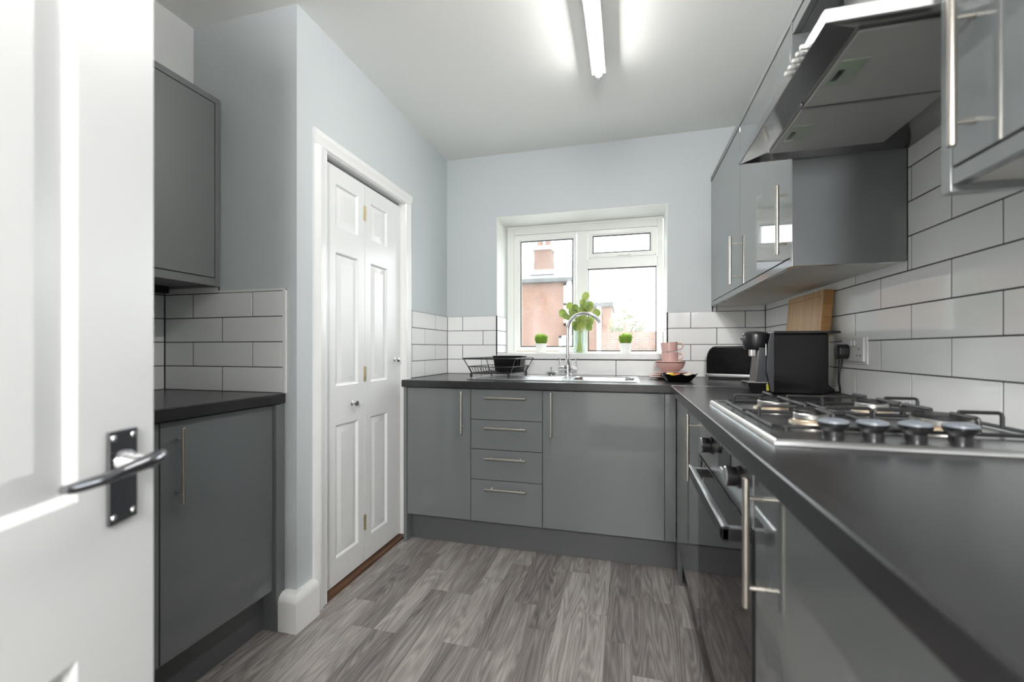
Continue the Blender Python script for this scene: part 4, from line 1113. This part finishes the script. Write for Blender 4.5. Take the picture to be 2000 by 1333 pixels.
# ---- window sill plants
def grass_pot(x, y, label, seed):
    rg = random.Random(seed); z0 = 1.0435
    t = thing('potted_grass', (x, y, z0), label, 'plant', 'small potted grass plants on the sill')
    B().lathe([(0.0001, 0), (0.031, 0), (0.033, 0.002), (0.0375, 0.060), (0.0385, 0.066), (0.0360, 0.066), (0.035, 0.056), (0.0001, 0.054)], (x, y, z0), 30).build('pot', 'pot', t)
    B().lathe([(0.0001, 0.0), (0.034, 0.0), (0.030, 0.004), (0.0001, 0.006)], (x, y, z0+0.054), 20).build('soil', 'soil', t)
    b = B()
    for k in range(520):
        a = rg.uniform(0, 2*math.pi); rr_ = 0.030*math.sqrt(rg.random()); sp = rg.uniform(0.2, 1.0)
        p0 = Vector((x + rr_*math.cos(a), y + rr_*math.sin(a), z0+0.056))
        hgt = rg.uniform(0.044, 0.090)*(1 - 0.18*(rr_/0.03)**2)
        out = Vector((math.cos(a + rg.uniform(-.6,.6)), math.sin(a + rg.uniform(-.6,.6)), 0))
        p1 = p0 + out*0.010*sp + Vector((0,0,hgt*0.6)); p2 = p0 + out*(0.004 + 0.017*sp*(0.2 + rr_/0.03)) + Vector((0,0,hgt))
        sd = Vector((-out.y, out.x, 0))*rg.uniform(0.0012, 0.0026)
        vs = [b.bm.verts.new(q) for q in (p0 - sd*0.5, p0 + sd*0.5, p1 + sd*1.3, p2, p1 - sd*1.3)]
        b.bm.faces.new(vs)
    o = b.build('grass_blades', 'grass', t, kind='stuff')
grass_pot(-0.573, 2.950, 'small white pot of bright green grass in front of the left pane', 5)
grass_pot(-0.005, 2.950, 'small white pot of bright green grass in front of the right pane', 9)
VX, VY = -0.308, 2.952
va = B().lathe([(0.0001, 0.0), (0.034, 0.0), (0.036, 0.003), (0.037, 0.150), (0.0375, 0.152), (0.0345, 0.152), (0.0335, 0.008), (0.0001, 0.006)], (VX, VY, 1.0435), 36)
va.build('vase', 'vaseglass', label='clear glass cylinder vase on the window sill behind the tap', cat='vase')
eu = thing('eucalyptus_bunch', (VX, VY, 1.0505), 'bunch of round green eucalyptus leaves in the glass vase', 'plant')
leaves = [(-0.263, 2.927, 1.425, 0.0292), (-0.377, 2.957, 1.368, 0.0269), (-0.42, 2.94, 1.316, 0.0303), (-0.339, 2.963, 1.352, 0.0269), (-0.288, 2.966, 1.342, 0.0287), (-0.239, 2.91, 1.348, 0.0282), (-0.19, 2.904, 1.309, 0.0281), (-0.286, 2.987, 1.311, 0.0253), (-0.339, 2.929, 1.313, 0.0266), (-0.369, 2.926, 1.282, 0.023), (-0.311, 3.003, 1.257, 0.0309), (-0.242, 2.95, 1.25, 0.0286), (-0.342, 2.987, 1.238, 0.0235), (-0.236, 2.951, 1.373, 0.0232), (-0.244, 2.967, 1.218, 0.0234), (-0.395, 2.918, 1.291, 0.023), (-0.288, 2.966, 1.391, 0.0216), (-0.338, 2.99, 1.216, 0.0199)]
rg = random.Random(21)
for k in range(14):
    a_, q_ = rg.uniform(0, 2*math.pi), math.sqrt(rg.uniform(0.05, 1))
    leaves.append((-0.300 + 0.085*q_*math.cos(a_), 2.955 + rg.uniform(-0.04, 0.05), 1.305 + 0.075*q_*math.sin(a_), rg.uniform(0.024, 0.030)))
rg = random.Random(4)
neck = Vector((VX+0.002, VY, 1.185))
for i, (lx, ly, lz, lr) in enumerate(leaves):
    c = Vector((lx, ly, lz))
    b = B(); n_ = 14
    ctr = b.bm.verts.new((0, 0.004, 0))
    mid = [b.bm.verts.new((0.55*lr*math.cos(2*math.pi*k/n_), 0.002, 0.55*lr*math.sin(2*math.pi*k/n_))) for k in range(n_)]
    rim = [b.bm.verts.new((lr*math.cos(2*math.pi*k/n_)*(0.96 if k % 2 else 1.0), -0.003, lr*math.sin(2*math.pi*k/n_))) for k in range(n_)]
    for k in range(n_):
        b.bm.faces.new((ctr, mid[k], mid[(k+1)%n_])); b.bm.faces.new((mid[k], rim[k], rim[(k+1)%n_], mid[(k+1)%n_]))
    ex = bmesh.ops.extrude_face_region(b.bm, geom=b.bm.faces[:])
    bmesh.ops.translate(b.bm, verts=[v for v in ex['geom'] if isinstance(v, bmesh.types.BMVert)], vec=(0, -0.0008, 0))
    bmesh.ops.recalc_face_normals(b.bm, faces=b.bm.faces[:])
    b.rot(R(rg.uniform(-24, 24)), 'X', (0,0,0)); b.rot(R(rg.uniform(-22, 34)), 'Z', (0,0,0)); b.move(c)
    b.build('leaf', 'leaf', eu, ang=60)
    if i % 2 == 0 or i in (5, 11):
        foot = Vector((VX + (VX - lx)*0.16 + rg.uniform(-0.006, 0.006), VY + rg.uniform(-0.012, 0.012), 1.0515))
        nk = neck + Vector((rg.uniform(-0.006, 0.006), rg.uniform(-0.006, 0.006), 0))
        midp = nk.lerp(c, 0.5) + Vector((0, 0, 0.012))
        B().tube([foot, foot.lerp(nk, 0.5), nk, midp, c + Vector((0, 0.004, 0))], [0.0021, 0.0021, 0.0019, 0.0015, 0.001], 6).build('stem', 'stem', eu)
    else:
        q = neck.lerp(c, 0.55)
        B().tube([q, q.lerp(c, 0.5) + Vector((0,0,0.004)), c + Vector((0, 0.004, 0))], [0.0014, 0.0012, 0.001], 6).build('stem', 'stem', eu)

# ---- ceiling batten light
cl = thing('ceiling_light', (-0.125, 1.32, ZC), 'lit white LED batten running along the ceiling', 'ceiling light')
LY0_, LY1_ = 0.57, 2.075
bx(-0.158, -0.092, LY0_+0.01, LY1_-0.01, ZC-0.046, ZC-0.0005, bev=0.004).build('housing', 'white_plastic', cl)
def tube_half(a0, a1):
    return [(-0.125 + 0.0145*math.cos(R(a0 + (a1-a0)*k/16)), ZC-0.050 + 0.0145*math.sin(R(a0 + (a1-a0)*k/16))) for k in range(17)]
B().prism(tube_half(180, 360), 1, LY0_+0.02, LY1_-0.02).build('diffuser', 'led', cl, ang=40)
B().prism([(x_, z_+0.0001) for x_, z_ in tube_half(0, 180)], 1, LY0_+0.02, LY1_-0.02).build('tube_back', 'white_plastic', cl, ang=40)
for y_ in (LY0_, LY1_-0.022):
    b = B().tube([(-0.125, y_, ZC-0.050), (-0.125, y_+0.022, ZC-0.050)], 0.0155, 24)
    b.box(-0.135, -0.115, y_+0.003, y_+0.019, ZC-0.048, ZC-0.040, bev=0.002)
    b.build('end_cap', 'white_plastic', cl)
# fill lamp added in the hall, out of view, to brighten the room
PLX, PLY, PLZ = 0.14, -0.85, 1.72
up = thing('added_fill_lamp', (PLX, PLY, ZC), 'added globe fill lamp, out of view in the hall behind the camera', 'fill lamp')
b = B().lathe([(0.0001, -0.135), (0.045, -0.127), (0.085, -0.105), (0.117, -0.068), (0.132, -0.025), (0.132, 0.025), (0.117, 0.068), (0.085, 0.105), (0.045, 0.127), (0.0001, 0.130)], (PLX, PLY, PLZ), 32); b.build('globe', 'added_fill', up)
b = B().tube([(PLX, PLY, PLZ+0.125), (PLX, PLY, PLZ+0.165)], 0.03, 16); b.build('lamp_holder', 'stainless', up)
b = B().tube([(PLX, PLY, PLZ+0.16), (PLX, PLY, ZC-0.02)], 0.004, 8); b.build('cord', 'white_plastic', up)
b = B().lathe([(0.0001, -0.03), (0.04, -0.025), (0.05, 0.0), (0.0001, 0.0)], (PLX, PLY, ZC), 20); b.build('ceiling_rose', 'white_plastic', up)

# ================================================================== OUTSIDE
GZ = -0.45
bx(-40, 40, -40, 60, GZ-0.1, GZ).build('ground', 'paving', label='paved back yard outside the window', cat='ground', kind='structure')
HK = 2.4
def far(c): return (c.x*HK, c.y*HK, max(GZ, 1.07 + (c.z-1.07)*HK))
ho = thing('house', (-8.4, 24.0, GZ), 'neighbouring red brick house with chimney outside the left pane', 'house')
bx(-8.0, -1.19, 10.0, 12.8, GZ, 2.68).xf(far).build('wall', 'brick', ho)
b = B().prism([(9.85, 2.70), (11.4, 3.42), (12.95, 2.70)], 0, -8.1, -1.10); b.xf(far).build('roof', 'slate', ho)
bx(-8.1, -1.10, 9.84, 10.0, 2.62, 2.72, bev=0.02).xf(far).build('gutter', 'gutter', ho)
ch = bx(-2.16, -1.74, 10.2, 10.65, 2.6, 3.52).xf(far).build('chimney', 'brick2', ho)
bx(-2.24, -1.66, 10.12, 10.73, 2.86, 2.96).xf(far).build('flashing', 'render', ch)
bx(-2.22, -1.68, 10.14, 10.71, 3.46, 3.54).xf(far).build('chimney_cap', 'render', ch)
for xx in (-2.05, -1.85): B().lathe([(0.08, 0), (0.07, 0.22), (0.085, 0.24), (0.0001, 0.24)], (xx, 10.42, 3.54), 16).xf(far).build('chimney_pot', 'brick2', ch)
ex_ = bx(-1.19, -0.33, 9.95, 12.0, GZ, 2.03).xf(far).build('extension_wall', 'brick', ho)
bx(-1.25, -0.28, 9.85, 12.05, 2.03, 2.12).xf(far).build('extension_roof', 'gutter', ho)
def ext_window(x0, x1, z0, z1, y):
    f = B()
    t_ = 0.06
    f.box(x0, x0+t_, y-0.04, y+0.02, z0, z1); f.box(x1-t_, x1, y-0.04, y+0.02, z0, z1); f.box(x0, x1, y-0.04, y+0.02, z0, z0+t_); f.box(x0, x1, y-0.04, y+0.02, z1-t_, z1); f.box(x0, x1, y-0.04, y+0.02, (z0+z1)/2-0.03, (z0+z1)/2+0.03)
    o = f.xf(far).build('window', 'render', ho)
    bx(x0+t_, x1-t_, y-0.015, y-0.005, z0+t_, z1-t_).xf(far).build('pane', 'panelglass', o)
ext_window(-1.40, -1.20, 1.62, 2.60, 9.99)
ext_window(-1.50, -0.98, 0.55, 1.38, 9.93)
for xx in (-0.60, -1.26): B().tube([(xx, 9.90, GZ), (xx, 9.90, 2.05 if xx > -1 else 2.65)], 0.05, 12).xf(far).build('downpipe', 'render', ho)
bx(-0.80, 12.0, 14.4, 14.65, GZ, 1.635).build('garden_wall', 'brick2', label='weathered brick garden wall outside the right pane', cat='wall')
bh = thing('building', (-0.7, 40, GZ), 'pale rendered building far beyond the garden wall', 'building')
bx(-2.0, 0.55, 40.0, 46, GZ, 5.4).build('wall', 'render', bh)
bx(-2.1, 0.65, 39.9, 46, 5.4, 5.6).build('roof', 'slate', bh)
tree = thing('tree', (0.0, 19.0, GZ), 'leafy green garden tree behind the brick garden wall', 'tree')
B().tube([(0.02, 13.6, GZ), (0.03, 12.0, 0.9), (-0.05, 12.0, 1.8)], [0.09, 0.07, 0.03], 10).build('trunk', 'bark', tree)
b = B(); rg = random.Random(8)
blobs = [(-0.22, 12.0, 1.72, 0.26), (0.05, 11.95, 2.05, 0.24), (0.0, 12.1, 1.60, 0.30), (0.32, 12.0, 1.70, 0.22), (-0.28, 12.05, 1.48, 0.24), (0.36, 12.0, 1.45, 0.2), (0.0, 12.0, 1.3, 0.35)]
for k in range(2600):
    cx_, cy_, cz_, cr_ = rg.choice(blobs)
    v = Vector((rg.gauss(0,1), rg.gauss(0,1), rg.gauss(0,1))).normalized() * cr_ * rg.uniform(0.4, 1.05)
    p = Vector((cx_, cy_, cz_)) + v
    a = Vector((rg.gauss(0,1), rg.gauss(0,1), rg.gauss(0,1))).normalized(); c = a.cross(Vector((rg.gauss(0,1), rg.gauss(0,1), rg.gauss(0,1)))).normalized()
    s__ = rg.uniform(0.02, 0.04)
    b.bm.faces.new([b.bm.verts.new(q) for q in (p - a*s__, p - c*s__*0.5, p + a*s__, p + c*s__*0.5)])
b.xf(lambda c: (c.x*1.583, 19.0 + (c.y-12.0)*1.583, 1.07 + (c.z-1.07)*1.583))
b.build('foliage', 'tree', tree, kind='stuff')
